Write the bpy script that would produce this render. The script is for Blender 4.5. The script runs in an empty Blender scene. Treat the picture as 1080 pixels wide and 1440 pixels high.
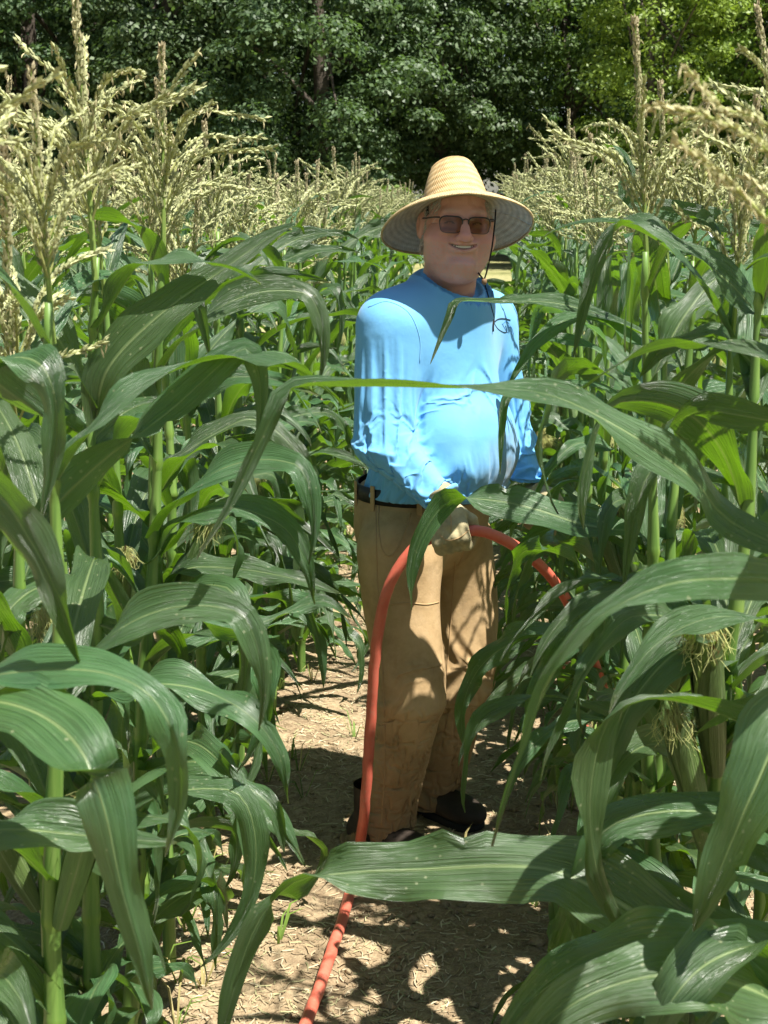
import bpy, math, random
import numpy as np
from mathutils import Vector, Matrix
from mathutils.bvhtree import BVHTree

random.seed(7)
RNG = np.random.default_rng(11)
SC = bpy.context.scene
COL = SC.collection

# ------------------------------------------------------------------ camera, sky, sun, exposure
CAM_H, PITCH, FPX = 1.71, math.radians(12.4), 2000.0
cam_d = bpy.data.cameras.new('camera')
cam_d.sensor_fit = 'VERTICAL'; cam_d.sensor_height = 36.0; cam_d.lens = 36.0 * FPX / 1440.0
cam_d.clip_start = 0.05; cam_d.clip_end = 2000
cam_d.dof.use_dof = True; cam_d.dof.focus_distance = 3.55; cam_d.dof.aperture_fstop = 14.0
cam = bpy.data.objects.new('camera', cam_d); COL.objects.link(cam)
cam.location = (0, 0, CAM_H); cam.rotation_euler = (math.pi / 2 - PITCH, 0, 0)
SC.camera = cam

SUN_DIR = Vector((0.80, -0.52, 0)).normalized()          # horizontal direction towards the sun
SUN_EL = math.radians(66)
SUN = Vector((SUN_DIR.x * math.cos(SUN_EL), SUN_DIR.y * math.cos(SUN_EL), math.sin(SUN_EL)))
world = bpy.data.worlds.new('World'); SC.world = world; world.use_nodes = True
wn = world.node_tree
bg = wn.nodes['Background']
sky = wn.nodes.new('ShaderNodeTexSky'); sky.sky_type = 'NISHITA'; sky.sun_disc = False
sky.sun_elevation = SUN_EL; sky.sun_rotation = math.atan2(SUN.x, SUN.y)
wn.links.new(sky.outputs[0], bg.inputs[0]); bg.inputs[1].default_value = 0.05
sun_d = bpy.data.lights.new('sun', 'SUN'); sun_d.energy = 5.0; sun_d.angle = math.radians(0.5)
sun_d.color = (1.0, 0.955, 0.88)
sun = bpy.data.objects.new('sun', sun_d); COL.objects.link(sun)
sun.rotation_euler = SUN.to_track_quat('Z', 'Y').to_euler()
SC.view_settings.view_transform = 'Standard'; SC.view_settings.look = 'None'
SC.view_settings.exposure = 1.3; SC.view_settings.gamma = 1.0
SC.view_settings.use_curve_mapping = False

# ------------------------------------------------------------------ helpers
CP, SP = math.cos(PITCH), math.sin(PITCH)
def P(px, py, Y):
    """point of the place seen at photo pixel (px, py) at distance Y in front of the camera"""
    dx = (px - 540) / FPX; du = (720 - py) / FPX
    d = np.array([dx, CP + du * SP, -SP + du * CP])
    return np.array([0, 0, CAM_H]) + d * (Y / d[1])
def proj(pts):
    p = np.asarray(pts, float) - np.array([0, 0, CAM_H])
    dep = p[:, 1] * CP - p[:, 2] * SP
    dep = np.where(dep < 0.02, 0.02, dep)
    u = p[:, 1] * SP + p[:, 2] * CP
    return 540 + FPX * p[:, 0] / dep, 720 - FPX * u / dep, dep
LANE = 0.0647
def lane_x(o, Y): return o + LANE * Y

def in_poly(x, y, poly):
    x = np.asarray(x); y = np.asarray(y); r = np.zeros(x.shape, bool)
    n = len(poly)
    for i in range(n):
        x1, y1 = poly[i]; x2, y2 = poly[(i + 1) % n]
        if y1 == y2: continue
        c = ((y1 > y) != (y2 > y)) & (x < (x2 - x1) * (y - y1) / (y2 - y1) + x1)
        r ^= c
    return r

def mesh_obj(name, verts, faces, mat, parent=None, smooth=True, uv=None, cols=None, link=True):
    me = make_mesh(name, verts, faces, mat, smooth, uv, cols)
    return obj_of(name, me, parent) if link else me
def make_mesh(name, verts, faces, mat, smooth=True, uv=None, cols=None):
    me = bpy.data.meshes.new(name)
    v = np.asarray(verts, np.float32).reshape(-1, 3)
    if isinstance(faces, np.ndarray):
        nf, k = faces.shape
        me.vertices.add(len(v)); me.vertices.foreach_set('co', v.ravel())
        me.loops.add(nf * k); me.loops.foreach_set('vertex_index', faces.astype(np.int32).ravel())
        me.polygons.add(nf); me.polygons.foreach_set('loop_start', np.arange(0, nf * k, k, dtype=np.int32))
        me.update(calc_edges=True); me.validate()
    else:
        me.from_pydata([tuple(map(float, p)) for p in v], [], faces); me.update()
    if smooth: me.polygons.foreach_set('use_smooth', np.ones(len(me.polygons), bool))
    if uv is not None:
        lay = me.uv_layers.new(name='UVMap')
        li = np.empty(len(me.loops), np.int32); me.loops.foreach_get('vertex_index', li)
        lay.data.foreach_set('uv', np.asarray(uv, np.float32)[li].ravel())
    if cols is not None:
        ca = me.color_attributes.new('Col', 'FLOAT_COLOR', 'POINT')
        c = np.ones((len(v), 4), np.float32); c[:, :3] = cols
        ca.data.foreach_set('color', c.ravel())
    if mat is not None: me.materials.append(mat)
    return me
def obj_of(name, me, parent=None, loc=None):
    o = bpy.data.objects.new(name, me); COL.objects.link(o)
    if parent is not None: o.parent = parent
    if loc is not None: o.location = loc
    return o
def empty(name, loc=(0, 0, 0), rz=0.0):
    o = bpy.data.objects.new(name, None); COL.objects.link(o)
    o.location = loc; o.rotation_euler = (0, 0, rz); o.empty_display_size = 0.05
    return o
def tag(o, label=None, cat=None, group=None, kind=None):
    if label: o['label'] = label
    if cat: o['category'] = cat
    if group: o['group'] = group
    if kind: o['kind'] = kind
    return o

def spline(pts, n):
    """Catmull-Rom through pts (any dimension), n samples, roughly even in arc length"""
    p = np.asarray(pts, float); m = len(p)
    q = np.vstack([2 * p[0] - p[1], p, 2 * p[-1] - p[-2]])
    d3 = p[:, :3] if p.shape[1] >= 3 else p
    seg = np.linalg.norm(np.diff(d3, axis=0), axis=1) + 1e-9
    cum = np.r_[0, np.cumsum(seg)]
    s = np.linspace(0, cum[-1], n); out = np.empty((n, p.shape[1]))
    for i, si in enumerate(s):
        k = min(np.searchsorted(cum, si, 'right') - 1, m - 2); t = (si - cum[k]) / seg[k]
        a, b, c, d = q[k], q[k + 1], q[k + 2], q[k + 3]
        out[i] = .5 * (2 * b + (c - a) * t + (2 * a - 5 * b + 4 * c - d) * t * t + (3 * b - a - 3 * c + d) * t ** 3)
    return out
def frames(pts):
    T = np.gradient(pts, axis=0); T /= np.linalg.norm(T, axis=1)[:, None] + 1e-12
    N = np.empty_like(T)
    ref = np.array([0, 0, 1.0]) if abs(T[0][2]) < .9 else np.array([1.0, 0, 0])
    nn = ref - T[0] * (ref @ T[0])
    for i in range(len(T)):
        nn = nn - T[i] * (nn @ T[i]); nn /= np.linalg.norm(nn) + 1e-12; N[i] = nn
    return T, N, np.cross(T, N)
def tube(pts, rad, seg=8, cap=True):
    pts = np.asarray(pts, float); n = len(pts)
    rad = np.broadcast_to(np.asarray(rad, float), (n,))
    T, N, B = frames(pts)
    a = np.linspace(0, 2 * math.pi, seg, endpoint=False)
    v = pts[:, None] + rad[:, None, None] * (np.cos(a)[None, :, None] * N[:, None] + np.sin(a)[None, :, None] * B[:, None])
    f = []
    for i in range(n - 1):
        for j in range(seg):
            k = (j + 1) % seg
            f.append((i * seg + j, i * seg + k, (i + 1) * seg + k, (i + 1) * seg + j))
    v = v.reshape(-1, 3)
    if cap:
        f.append(tuple(range(seg - 1, -1, -1))); f.append(tuple(range((n - 1) * seg, n * seg)))
    return v, f
class Buf:
    def __init__(s): s.v = []; s.f = []; s.c = []; s.n = 0
    def add(s, v, f, c=None):
        v = np.asarray(v, float); s.v.append(v)
        s.f += [tuple(i + s.n for i in q) for q in f]
        if c is not None: s.c.append(np.broadcast_to(np.asarray(c, float), (len(v), 3)))
        s.n += len(v)
    def verts(s): return np.vstack(s.v)
    def cols(s): return np.vstack(s.c) if s.c else None
def box(c, h, R=None):
    s = np.array([[x, y, z] for x in (-1, 1) for y in (-1, 1) for z in (-1, 1)], float) * h
    if R is not None: s = s @ np.asarray(R).T
    return s + c, [(0, 1, 3, 2), (4, 6, 7, 5), (0, 4, 5, 1), (2, 3, 7, 6), (0, 2, 6, 4), (1, 5, 7, 3)]

# ------------------------------------------------------------------ materials
def mat_new(name):
    m = bpy.data.materials.new(name); m.use_nodes = True
    nt = m.node_tree; nt.nodes.clear()
    out = nt.nodes.new('ShaderNodeOutputMaterial')
    return m, nt, out
def nd(nt, t, **k):
    n = nt.nodes.new(t)
    for a, b in k.items(): setattr(n, a, b)
    return n
def ramp(nt, stops):
    r = nd(nt, 'ShaderNodeValToRGB'); e = r.color_ramp.elements
    while len(e) > 1: e.remove(e[-1])
    for i, (p, c) in enumerate(stops):
        x = e[0] if i == 0 else e.new(p)
        x.position = p; x.color = (*c, 1) if len(c) == 3 else c
    return r
def noise(nt, vec, scale, detail=3, rough=.5):
    n = nd(nt, 'ShaderNodeTexNoise'); n.inputs['Scale'].default_value = scale
    n.inputs['Detail'].default_value = detail; n.inputs['Roughness'].default_value = rough
    if vec is not None: nt.links.new(vec, n.inputs['Vector'])
    return n
def mixc(nt, fac, a, b, mode='MIX'):
    m = nd(nt, 'ShaderNodeMix', data_type='RGBA', blend_type=mode)
    for sock, val in ((m.inputs[0], fac), (m.inputs[6], a), (m.inputs[7], b)):
        if hasattr(val, 'is_linked') or hasattr(val, 'links'): nt.links.new(val, sock)
        elif isinstance(val, (tuple, list)): sock.default_value = (*val, 1) if len(val) == 3 else val
        else: sock.default_value = val
    return m.outputs[2]
def math_n(nt, op, a, b=None):
    m = nd(nt, 'ShaderNodeMath', operation=op)
    for i, v in enumerate((a, b)):
        if v is None: continue
        if hasattr(v, 'links'): nt.links.new(v, m.inputs[i])
        else: m.inputs[i].default_value = v
    return m.outputs[0]
def bump(nt, h, strength=.3, dist=.01):
    b = nd(nt, 'ShaderNodeBump'); b.inputs['Strength'].default_value = strength
    b.inputs['Distance'].default_value = dist; nt.links.new(h, b.inputs['Height'])
    return b.outputs[0]
def principled(nt, col, rough=.5, spec=.5, normal=None):
    p = nd(nt, 'ShaderNodeBsdfPrincipled')
    for sock, v in ((p.inputs['Base Color'], col), (p.inputs['Roughness'], rough), (p.inputs['Specular IOR Level'], spec)):
        if hasattr(v, 'links'): nt.links.new(v, sock)
        elif isinstance(v, (tuple, list)): sock.default_value = (*v, 1)
        else: sock.default_value = v
    if normal is not None: nt.links.new(normal, p.inputs['Normal'])
    return p

def leaf_material(name, top, light, trans, tw=.36, rough=.4):
    m, nt, out = mat_new(name)
    uv = nd(nt, 'ShaderNodeUVMap'); sep = nd(nt, 'ShaderNodeSeparateXYZ'); nt.links.new(uv.outputs[0], sep.inputs[0])
    u, v = sep.outputs[0], sep.outputs[1]
    # parallel veins: noise squeezed along the blade
    cmb = nd(nt, 'ShaderNodeCombineXYZ')
    nt.links.new(math_n(nt, 'MULTIPLY', u, 30.0), cmb.inputs[0]); nt.links.new(math_n(nt, 'MULTIPLY', v, 1.6), cmb.inputs[1])
    oi = nd(nt, 'ShaderNodeObjectInfo'); nt.links.new(math_n(nt, 'MULTIPLY', oi.outputs['Random'], 40.0), cmb.inputs[2])
    vein = noise(nt, cmb.outputs[0], 1.0, 3, .65)
    veinr = ramp(nt, [(.35, (0, 0, 0)), (.68, (1, 1, 1))]); nt.links.new(vein.outputs[0], veinr.inputs[0])
    geo = nd(nt, 'ShaderNodeNewGeometry')
    blot = noise(nt, geo.outputs['Position'], 9.0, 3, .6)
    col = mixc(nt, math_n(nt, 'MULTIPLY', veinr.outputs[0], .4), top, light)
    br = ramp(nt, [(.3, (.62, .62, .62)), (.7, (1.22, 1.22, 1.15))]); nt.links.new(blot.outputs[0], br.inputs[0])
    col = mixc(nt, .65, col, br.outputs[0], 'MULTIPLY')
    # leaf to leaf difference
    hs = nd(nt, 'ShaderNodeHueSaturation')
    nt.links.new(math_n(nt, 'ADD', math_n(nt, 'MULTIPLY', oi.outputs['Random'], .045), .478), hs.inputs['Hue'])
    nt.links.new(math_n(nt, 'ADD', math_n(nt, 'MULTIPLY', oi.outputs['Random'], .5), .75), hs.inputs['Value'])
    nt.links.new(col, hs.inputs['Color'])
    # pale midrib
    mid = math_n(nt, 'ABSOLUTE', math_n(nt, 'SUBTRACT', u, .5))
    wid = math_n(nt, 'MULTIPLY', math_n(nt, 'SUBTRACT', 1.15, v), .05)
    rib = math_n(nt, 'SUBTRACT', 1.0, math_n(nt, 'MINIMUM', math_n(nt, 'DIVIDE', mid, wid), 1.0))
    col2 = mixc(nt, math_n(nt, 'MULTIPLY', rib, .85), hs.outputs[0], (.27, .36, .15))
    # dry yellowed tips on some leaves
    tip = math_n(nt, 'MULTIPLY', math_n(nt, 'MAXIMUM', math_n(nt, 'MULTIPLY', math_n(nt, 'SUBTRACT', v, .93), 9.0), 0.0), oi.outputs['Random'])
    col2 = mixc(nt, math_n(nt, 'MINIMUM', tip, .8), col2, (.32, .26, .08))
    vo = nd(nt, 'ShaderNodeTexVoronoi', feature='F1'); vo.inputs['Scale'].default_value = 75.0; nt.links.new(geo.outputs['Position'], vo.inputs['Vector'])
    pn = noise(nt, geo.outputs['Position'], 14.0, 2, .5)
    spk = math_n(nt, 'MULTIPLY', math_n(nt, 'LESS_THAN', vo.outputs['Distance'], .16), math_n(nt, 'GREATER_THAN', pn.outputs[0], .55))
    col2 = mixc(nt, math_n(nt, 'MULTIPLY', spk, .45), col2, (.4, .42, .25))
    hgt = math_n(nt, 'ADD', math_n(nt, 'MULTIPLY', vein.outputs[0], 1.0), math_n(nt, 'MULTIPLY', blot.outputs[0], .8))
    bn = bump(nt, hgt, 1.0, .0055)
    p = principled(nt, col2, rough, .85, bn)
    rr = ramp(nt, [(.3, (rough - .07,) * 3), (.7, (rough + .12,) * 3)]); nt.links.new(blot.outputs[0], rr.inputs[0])
    nt.links.new(rr.outputs[0], p.inputs['Roughness'])
    t = nd(nt, 'ShaderNodeBsdfTranslucent')
    tc = mixc(nt, math_n(nt, 'MULTIPLY', veinr.outputs[0], .35), trans, tuple(c * .6 for c in trans))
    tc = mixc(nt, math_n(nt, 'MULTIPLY', rib, .6), tc, (.3, .4, .08))
    nt.links.new(tc, t.inputs[0]); nt.links.new(bn, t.inputs[1])
    mx = nd(nt, 'ShaderNodeMixShader'); mx.inputs[0].default_value = tw
    nt.links.new(p.outputs[0], mx.inputs[1]); nt.links.new(t.outputs[0], mx.inputs[2])
    nt.links.new(mx.outputs[0], out.inputs[0])
    return m
M = {}
M['leaf'] = leaf_material('corn_leaf_green', (.05, .11, .042), (.135, .22, .105), (.21, .44, .01), .3, .31)

def simple(name, col, rough=.6, spec=.4, nscale=0, namt=.3, bscale=0, bstr=.3, bdist=.004, coord='Object'):
    m, nt, out = mat_new(name)
    tc = nd(nt, 'ShaderNodeTexCoord'); c = col
    if nscale:
        n = noise(nt, tc.outputs[coord], nscale, 4, .6)
        r = ramp(nt, [(.3, tuple(x * (1 - namt) for x in col)), (.7, tuple(min(1, x * (1 + namt)) for x in col))])
        nt.links.new(n.outputs[0], r.inputs[0]); c = r.outputs[0]
    nrm = None
    if bscale:
        b = noise(nt, tc.outputs[coord], bscale, 4, .6); nrm = bump(nt, b.outputs[0], bstr, bdist)
    p = principled(nt, c, rough, spec, nrm); nt.links.new(p.outputs[0], out.inputs[0])
    return m
def attr_mat(name, rough=.6, spec=.4, trans=0, bscale=0, bstr=.3, bdist=.002, sss=0):
    m, nt, out = mat_new(name)
    a = nd(nt, 'ShaderNodeAttribute'); a.attribute_name = 'Col'
    nrm = None
    tc = nd(nt, 'ShaderNodeTexCoord')
    if bscale:
        b = noise(nt, tc.outputs['Object'], bscale, 4, .6); nrm = bump(nt, b.outputs[0], bstr, bdist)
    p = principled(nt, a.outputs[0], rough, spec, nrm)
    if sss:
        p.inputs['Subsurface Weight'].default_value = sss
        p.inputs['Subsurface Radius'].default_value = (.008, .003, .0015)
        p.inputs['Subsurface Scale'].default_value = 1.0
    sh = p.outputs[0]
    if trans:
        t = nd(nt, 'ShaderNodeBsdfTranslucent'); nt.links.new(a.outputs[0], t.inputs[0])
        mx = nd(nt, 'ShaderNodeMixShader'); mx.inputs[0].default_value = trans
        nt.links.new(sh, mx.inputs[1]); nt.links.new(t.outputs[0], mx.inputs[2]); sh = mx.outputs[0]
    nt.links.new(sh, out.inputs[0])
    return m

# stalk: yellow green with paler and darker bands
def stalk_material():
    m, nt, out = mat_new('corn_stalk')
    tc = nd(nt, 'ShaderNodeTexCoord')
    mp = nd(nt, 'ShaderNodeMapping'); mp.inputs['Scale'].default_value = (60, 60, 3); nt.links.new(tc.outputs['Object'], mp.inputs[0])
    n = noise(nt, mp.outputs[0], 1.0, 3, .6)
    r = ramp(nt, [(.3, (.06, .13, .025)), (.55, (.13, .23, .045)), (.75, (.2, .29, .08))]); nt.links.new(n.outputs[0], r.inputs[0])
    a = nd(nt, 'ShaderNodeAttribute'); a.attribute_name = 'Col'
    c = mixc(nt, 1.0, r.outputs[0], a.outputs[0], 'MULTIPLY')
    p = principled(nt, c, .45, .4, bump(nt, n.outputs[0], .3, .002)); nt.links.new(p.outputs[0], out.inputs[0])
    return m
M['stalk'] = stalk_material()
M['tassel'] = attr_mat('tassel_cream', .7, .2, .25)
M['husk'] = leaf_material('ear_husk', (.12, .22, .05), (.2, .3, .09), (.25, .4, .05), .2, .5)
M['silk'] = attr_mat('ear_silk', .5, .4, .3)

# ------------------------------------------------------------------ ground
def soil_material():
    m, nt, out = mat_new('dry_soil')
    tc = nd(nt, 'ShaderNodeTexCoord')
    n1 = noise(nt, tc.outputs['Object'], 3.5, 5, .65); n2 = noise(nt, tc.outputs['Object'], 38, 5, .7)
    n3 = noise(nt, tc.outputs['Object'], 150, 3, .7)
    a = ramp(nt, [(.3, (.21, .155, .1)), (.5, (.31, .24, .16)), (.7, (.41, .335, .225))]); nt.links.new(n2.outputs[0], a.inputs[0])
    b = ramp(nt, [(.35, (.8, .76, .7)), (.65, (1.12, 1.1, 1.0))]); nt.links.new(n1.outputs[0], b.inputs[0])
    c = mixc(nt, 1.0, a.outputs[0], b.outputs[0], 'MULTIPLY')
    g = ramp(nt, [(.3, (.7, .7, .7)), (.7, (1.2, 1.2, 1.2))]); nt.links.new(n3.outputs[0], g.inputs[0])
    c = mixc(nt, .7, c, g.outputs[0], 'MULTIPLY')
    h = math_n(nt, 'ADD', n2.outputs[0], math_n(nt, 'MULTIPLY', n3.outputs[0], .5))
    p = principled(nt, c, .95, .1, bump(nt, h, .8, .012)); nt.links.new(p.outputs[0], out.inputs[0])
    return m
def meadow_material():
    m, nt, out = mat_new('dry_meadow')
    tc = nd(nt, 'ShaderNodeTexCoord')
    n1 = noise(nt, tc.outputs['Object'], .35, 4, .6); n2 = noise(nt, tc.outputs['Object'], 9, 4, .7)
    a = ramp(nt, [(.3, (.17, .18, .07)), (.55, (.28, .27, .13)), (.75, (.34, .32, .17))]); nt.links.new(n1.outputs[0], a.inputs[0])
    b = ramp(nt, [(.3, (.6, .65, .55)), (.7, (1.2, 1.15, 1.1))]); nt.links.new(n2.outputs[0], b.inputs[0])
    c = mixc(nt, 1.0, a.outputs[0], b.outputs[0], 'MULTIPLY')
    p = principled(nt, c, .95, .1, bump(nt, n2.outputs[0], .8, .05)); nt.links.new(p.outputs[0], out.inputs[0])
    return m
M['soil'] = soil_material(); M['meadow'] = meadow_material()
o = mesh_obj('ground', [(-900, -900, -.06), (900, -900, -.06), (900, 900, -.06), (-900, 900, -.06)], [(0, 1, 2, 3)], M['meadow'], smooth=False)
tag(o, kind='structure')

def vnoise(x, y, z=None, seed=0):
    """cheap smooth value noise in 2 or 3 dimensions, range about -1..1"""
    if z is None: z = np.zeros_like(x)
    xi, yi, zi = np.floor(x).astype(np.int64), np.floor(y).astype(np.int64), np.floor(z).astype(np.int64)
    fx, fy, fz = x - xi, y - yi, z - zi
    fx, fy, fz = [t * t * (3 - 2 * t) for t in (fx, fy, fz)]
    def h(a, b, c):
        n = (a * 374761393 + b * 668265263 + c * 2147483647 + seed * 974634777) & 0xffffffff
        n = ((n ^ (n >> 13)) * 1274126177) & 0xffffffff
        return ((n ^ (n >> 16)) & 0xffff) / 32767.5 - 1
    r = 0
    for dx in (0, 1):
        for dy in (0, 1):
            for dz in (0, 1):
                w = (fx if dx else 1 - fx) * (fy if dy else 1 - fy) * (fz if dz else 1 - fz)
                r = r + w * h(xi + dx, yi + dy, zi + dz)
    return r
def ground_z(x, y):
    x = np.asarray(x, float); y = np.asarray(y, float)
    return .012 * vnoise(x * 3, y * 3, seed=1) + .008 * vnoise(x * 9, y * 9, seed=2) + .004 * vnoise(x * 25, y * 25, seed=3)
def grid_sheet(xs, ys, zf):
    X, Y = np.meshgrid(xs, ys); Z = zf(X, Y)
    nx, ny = len(xs), len(ys)
    i = np.arange(nx * ny).reshape(ny, nx)
    f = np.stack([i[:-1, :-1], i[:-1, 1:], i[1:, 1:], i[1:, :-1]], -1).reshape(-1, 4)
    return np.stack([X, Y, Z], -1).reshape(-1, 3), f
xs = np.r_[np.linspace(-9, -1.4, 40), np.arange(-1.36, 1.7, .024), np.linspace(1.75, 9, 40)]
ys = np.r_[np.linspace(-2, 1.9, 30), np.arange(1.95, 7, .024), np.linspace(7.05, 14.8, 120)]
v, f = grid_sheet(xs, ys, ground_z)
tag(mesh_obj('soil_path', v, f, M['soil']), kind='structure')

# ------------------------------------------------------------------ trees beyond the field
M['bark'] = simple('bark', (.09, .075, .06), .9, .1, 6, .4, 14, .8, .03)
def tree_leaf_material(name, c1, c2, trans):
    m, nt, out = mat_new(name)
    geo = nd(nt, 'ShaderNodeNewGeometry')
    r = ramp(nt, [(0, c1), (1, c2)]); nt.links.new(geo.outputs['Random Per Island'], r.inputs[0])
    oi = nd(nt, 'ShaderNodeObjectInfo'); hs = nd(nt, 'ShaderNodeHueSaturation')
    nt.links.new(math_n(nt, 'ADD', math_n(nt, 'MULTIPLY', oi.outputs['Random'], .03), .485), hs.inputs['Hue'])
    nt.links.new(r.outputs[0], hs.inputs['Color'])
    p = principled(nt, hs.outputs[0], .5, .35)
    t = nd(nt, 'ShaderNodeBsdfTranslucent'); t.inputs[0].default_value = (*trans, 1)
    mx = nd(nt, 'ShaderNodeMixShader'); mx.inputs[0].default_value = .28
    nt.links.new(p.outputs[0], mx.inputs[1]); nt.links.new(t.outputs[0], mx.inputs[2]); nt.links.new(mx.outputs[0], out.inputs[0])
    return m
M['oak'] = tree_leaf_material('oak_leaves', (.045, .085, .035), (.12, .18, .08), (.13, .24, .04))
M['lime'] = tree_leaf_material('pale_leaves', (.11, .18, .03), (.23, .33, .06), (.34, .5, .04))
M['mid'] = tree_leaf_material('mid_leaves', (.06, .11, .03), (.14, .21, .06), (.2, .34, .03))

def crown_mesh(name, mat, rng, rx, ry, z0, z1, npuff, per, pr, ls):
    """leaf-sized faces gathered in clumps spread through the crown's volume"""
    cz, rz = (z0 + z1) / 2, (z1 - z0) / 2
    d = rng.normal(size=(npuff, 3)); d /= np.linalg.norm(d, axis=1)[:, None]
    rad = rng.uniform(.55, 1.02, npuff)[:, None]
    c = d * rad * np.array([rx, ry, rz]) + [0, 0, cz]
    c += np.stack([vnoise(c[:, 0] * .5, c[:, 1] * .5, c[:, 2] * .5, s) for s in (4, 5, 6)], 1) * .6
    R = pr * rng.uniform(.6, 1.35, npuff)
    n = npuff * per
    k = np.repeat(np.arange(npuff), per)
    e = rng.normal(size=(n, 3)); e /= np.linalg.norm(e, axis=1)[:, None]
    e[:, 2] = np.where(rng.random(n) < .65, np.abs(e[:, 2]), e[:, 2])
    pos = c[k] + e * (R[k] * rng.uniform(.35, 1.05, n) ** .5)[:, None] * np.array([1.15, 1.15, .75])
    nor = e + rng.normal(size=(n, 3)) * .55 + [0, 0, .5]
    nor /= np.linalg.norm(nor, axis=1)[:, None]
    t = np.cross(nor, rng.normal(size=(n, 3))); t /= np.linalg.norm(t, axis=1)[:, None]
    b = np.cross(nor, t)
    s = (ls * rng.uniform(.6, 1.4, n))[:, None]
    v = np.stack([pos - t * s, pos + b * s * .55 + nor * s * .12, pos + t * s, pos - b * s * .55 + nor * s * .12], 1).reshape(-1, 3)
    f = np.arange(n * 4).reshape(-1, 4)
    return make_mesh(name, v, f, mat, smooth=False), c
def trunk_mesh(name, rng, h, r, puffs, nl=9):
    B = Buf()
    ax = np.array([[0, 0, -.3], [rng.normal() * .1, rng.normal() * .1, h * .3], [rng.normal() * .25, rng.normal() * .25, h * .65], [rng.normal() * .3, rng.normal() * .3, h * .95]])
    c = spline(ax, 14); B.add(*tube(c, np.linspace(r, r * .15, 14) * np.r_[1.35, np.ones(13)], 9))
    for i in rng.choice(len(puffs), nl, replace=False):
        q = puffs[i]; k = rng.integers(4, 11); s = c[k]
        m = (s + q) / 2 + [0, 0, .25]
        L = spline([s, m, q], 8); B.add(*tube(L, np.linspace(r * .42 * (1 - k / 16), .02, 8), 6))
    return make_mesh(name, B.verts(), B.f, M['bark'])
tr = np.random.default_rng(5)
TREEDEF = {}
for key, mat, rx, ry, z0, z1, npf, per, pr, ls, tr_r in (
        ('oak_a', 'oak', 4.3, 3.6, .9, 12.5, 250, 270, .8, .078, .38), ('oak_b', 'oak', 3.7, 3.3, 1.0, 13.5, 230, 270, .75, .078, .34),
        ('mid_a', 'mid', 2.9, 2.7, .7, 12.0, 180, 240, .65, .068, .24), ('lime_a', 'lime', 2.1, 2.0, 1.5, 11.5, 140, 190, .55, .065, .17),
        ('bush', 'mid', 1.2, 1.0, .1, 2.0, 26, 130, .45, .07, .05)):
    cm, pf = crown_mesh('crown', M[mat], tr, rx, ry, z0, z1, npf, per, pr, ls)
    TREEDEF[key] = (cm, trunk_mesh('trunk', tr, z1, tr_r, pf, 12 if key != 'bush' else 6))
def tree(name, key, px, Y, scale, rz, label, cat='tree', group='trees beyond the corn field'):
    x = (px - 540) / FPX * Y
    t = empty(name, (x, Y, -.06), rz); t.scale = (scale[0], scale[0], scale[1])
    cm, tm = TREEDEF[key]
    obj_of('crown', cm, t); obj_of('trunk', tm, t)
    tag(t, label, cat, group)
for a in (
    ('oak_tree', 'oak_a', 60, 43, (1.0, 1.0), .3, 'dark oak at the far left behind the tallest corn tassels'),
    ('oak_tree', 'oak_b', 255, 41, (.95, .95), 2.0, 'dark oak behind the left tassels, second tree from the left edge'),
    ('oak_tree', 'oak_a', 455, 40, (.92, .9), 4.1, 'broad dark oak with lit boughs just left of the straw hat'),
    ('oak_tree', 'oak_b', 620, 43, (.85, .95), 5.2, 'dark oak rising directly behind the man\'s straw hat'),
    ('leafy_tree', 'mid_a', 800, 44, (1.0, 1.0), 1.1, 'mid green tree right of the dark gap beside the hat'),
    ('pale_tree', 'lime_a', 900, 37, (.95, .95), 2.2, 'slender yellow green tree above the upright curled corn leaf'),
    ('leafy_tree', 'mid_a', 1010, 41, (1.05, 1.0), 3.3, 'mid green tree behind the foreground tassel at upper right'),
    ('pale_tree', 'lime_a', 1075, 38, (1.1, 1.0), .4, 'yellow green tree at the right edge of the wood'),
    ('oak_tree', 'oak_b', 1190, 42, (1.0, 1.0), .9, 'dark oak just beyond the right edge of the wood'),
    ('oak_tree', 'oak_a', -120, 42, (1.0, 1.0), 1.9, 'dark oak just beyond the left edge of the wood'),
    ('oak_tree', 'oak_a', 150, 50, (1.1, 1.05), 3.0, 'shaded oak deep in the wood at upper left'),
    ('oak_tree', 'oak_b', 380, 50, (1.15, 1.1), 1.0, 'shaded oak deep in the wood left of the hat'),
    ('oak_tree', 'oak_a', 560, 51, (1.1, 1.1), 5.5, 'shaded oak deep in the wood above the hat'),
    ('oak_tree', 'oak_b', 730, 51, (1.15, 1.1), 3.7, 'shaded oak filling the dark gap right of the hat'),
    ('oak_tree', 'oak_a', 910, 52, (1.1, 1.05), .2, 'shaded oak deep in the wood behind the yellow green tree'),
    ('oak_tree', 'oak_b', 1090, 51, (1.15, 1.05), 2.8, 'shaded oak deep in the wood at upper right'),
    ('oak_tree', 'oak_b', 40, 58, (1.25, 1.15), .5, 'farthest oak of the wood at the top left corner'),
    ('oak_tree', 'oak_a', 270, 59, (1.2, 1.2), 2.5, 'farthest oak of the wood behind the left tassels')):
    tree(*a)
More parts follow.
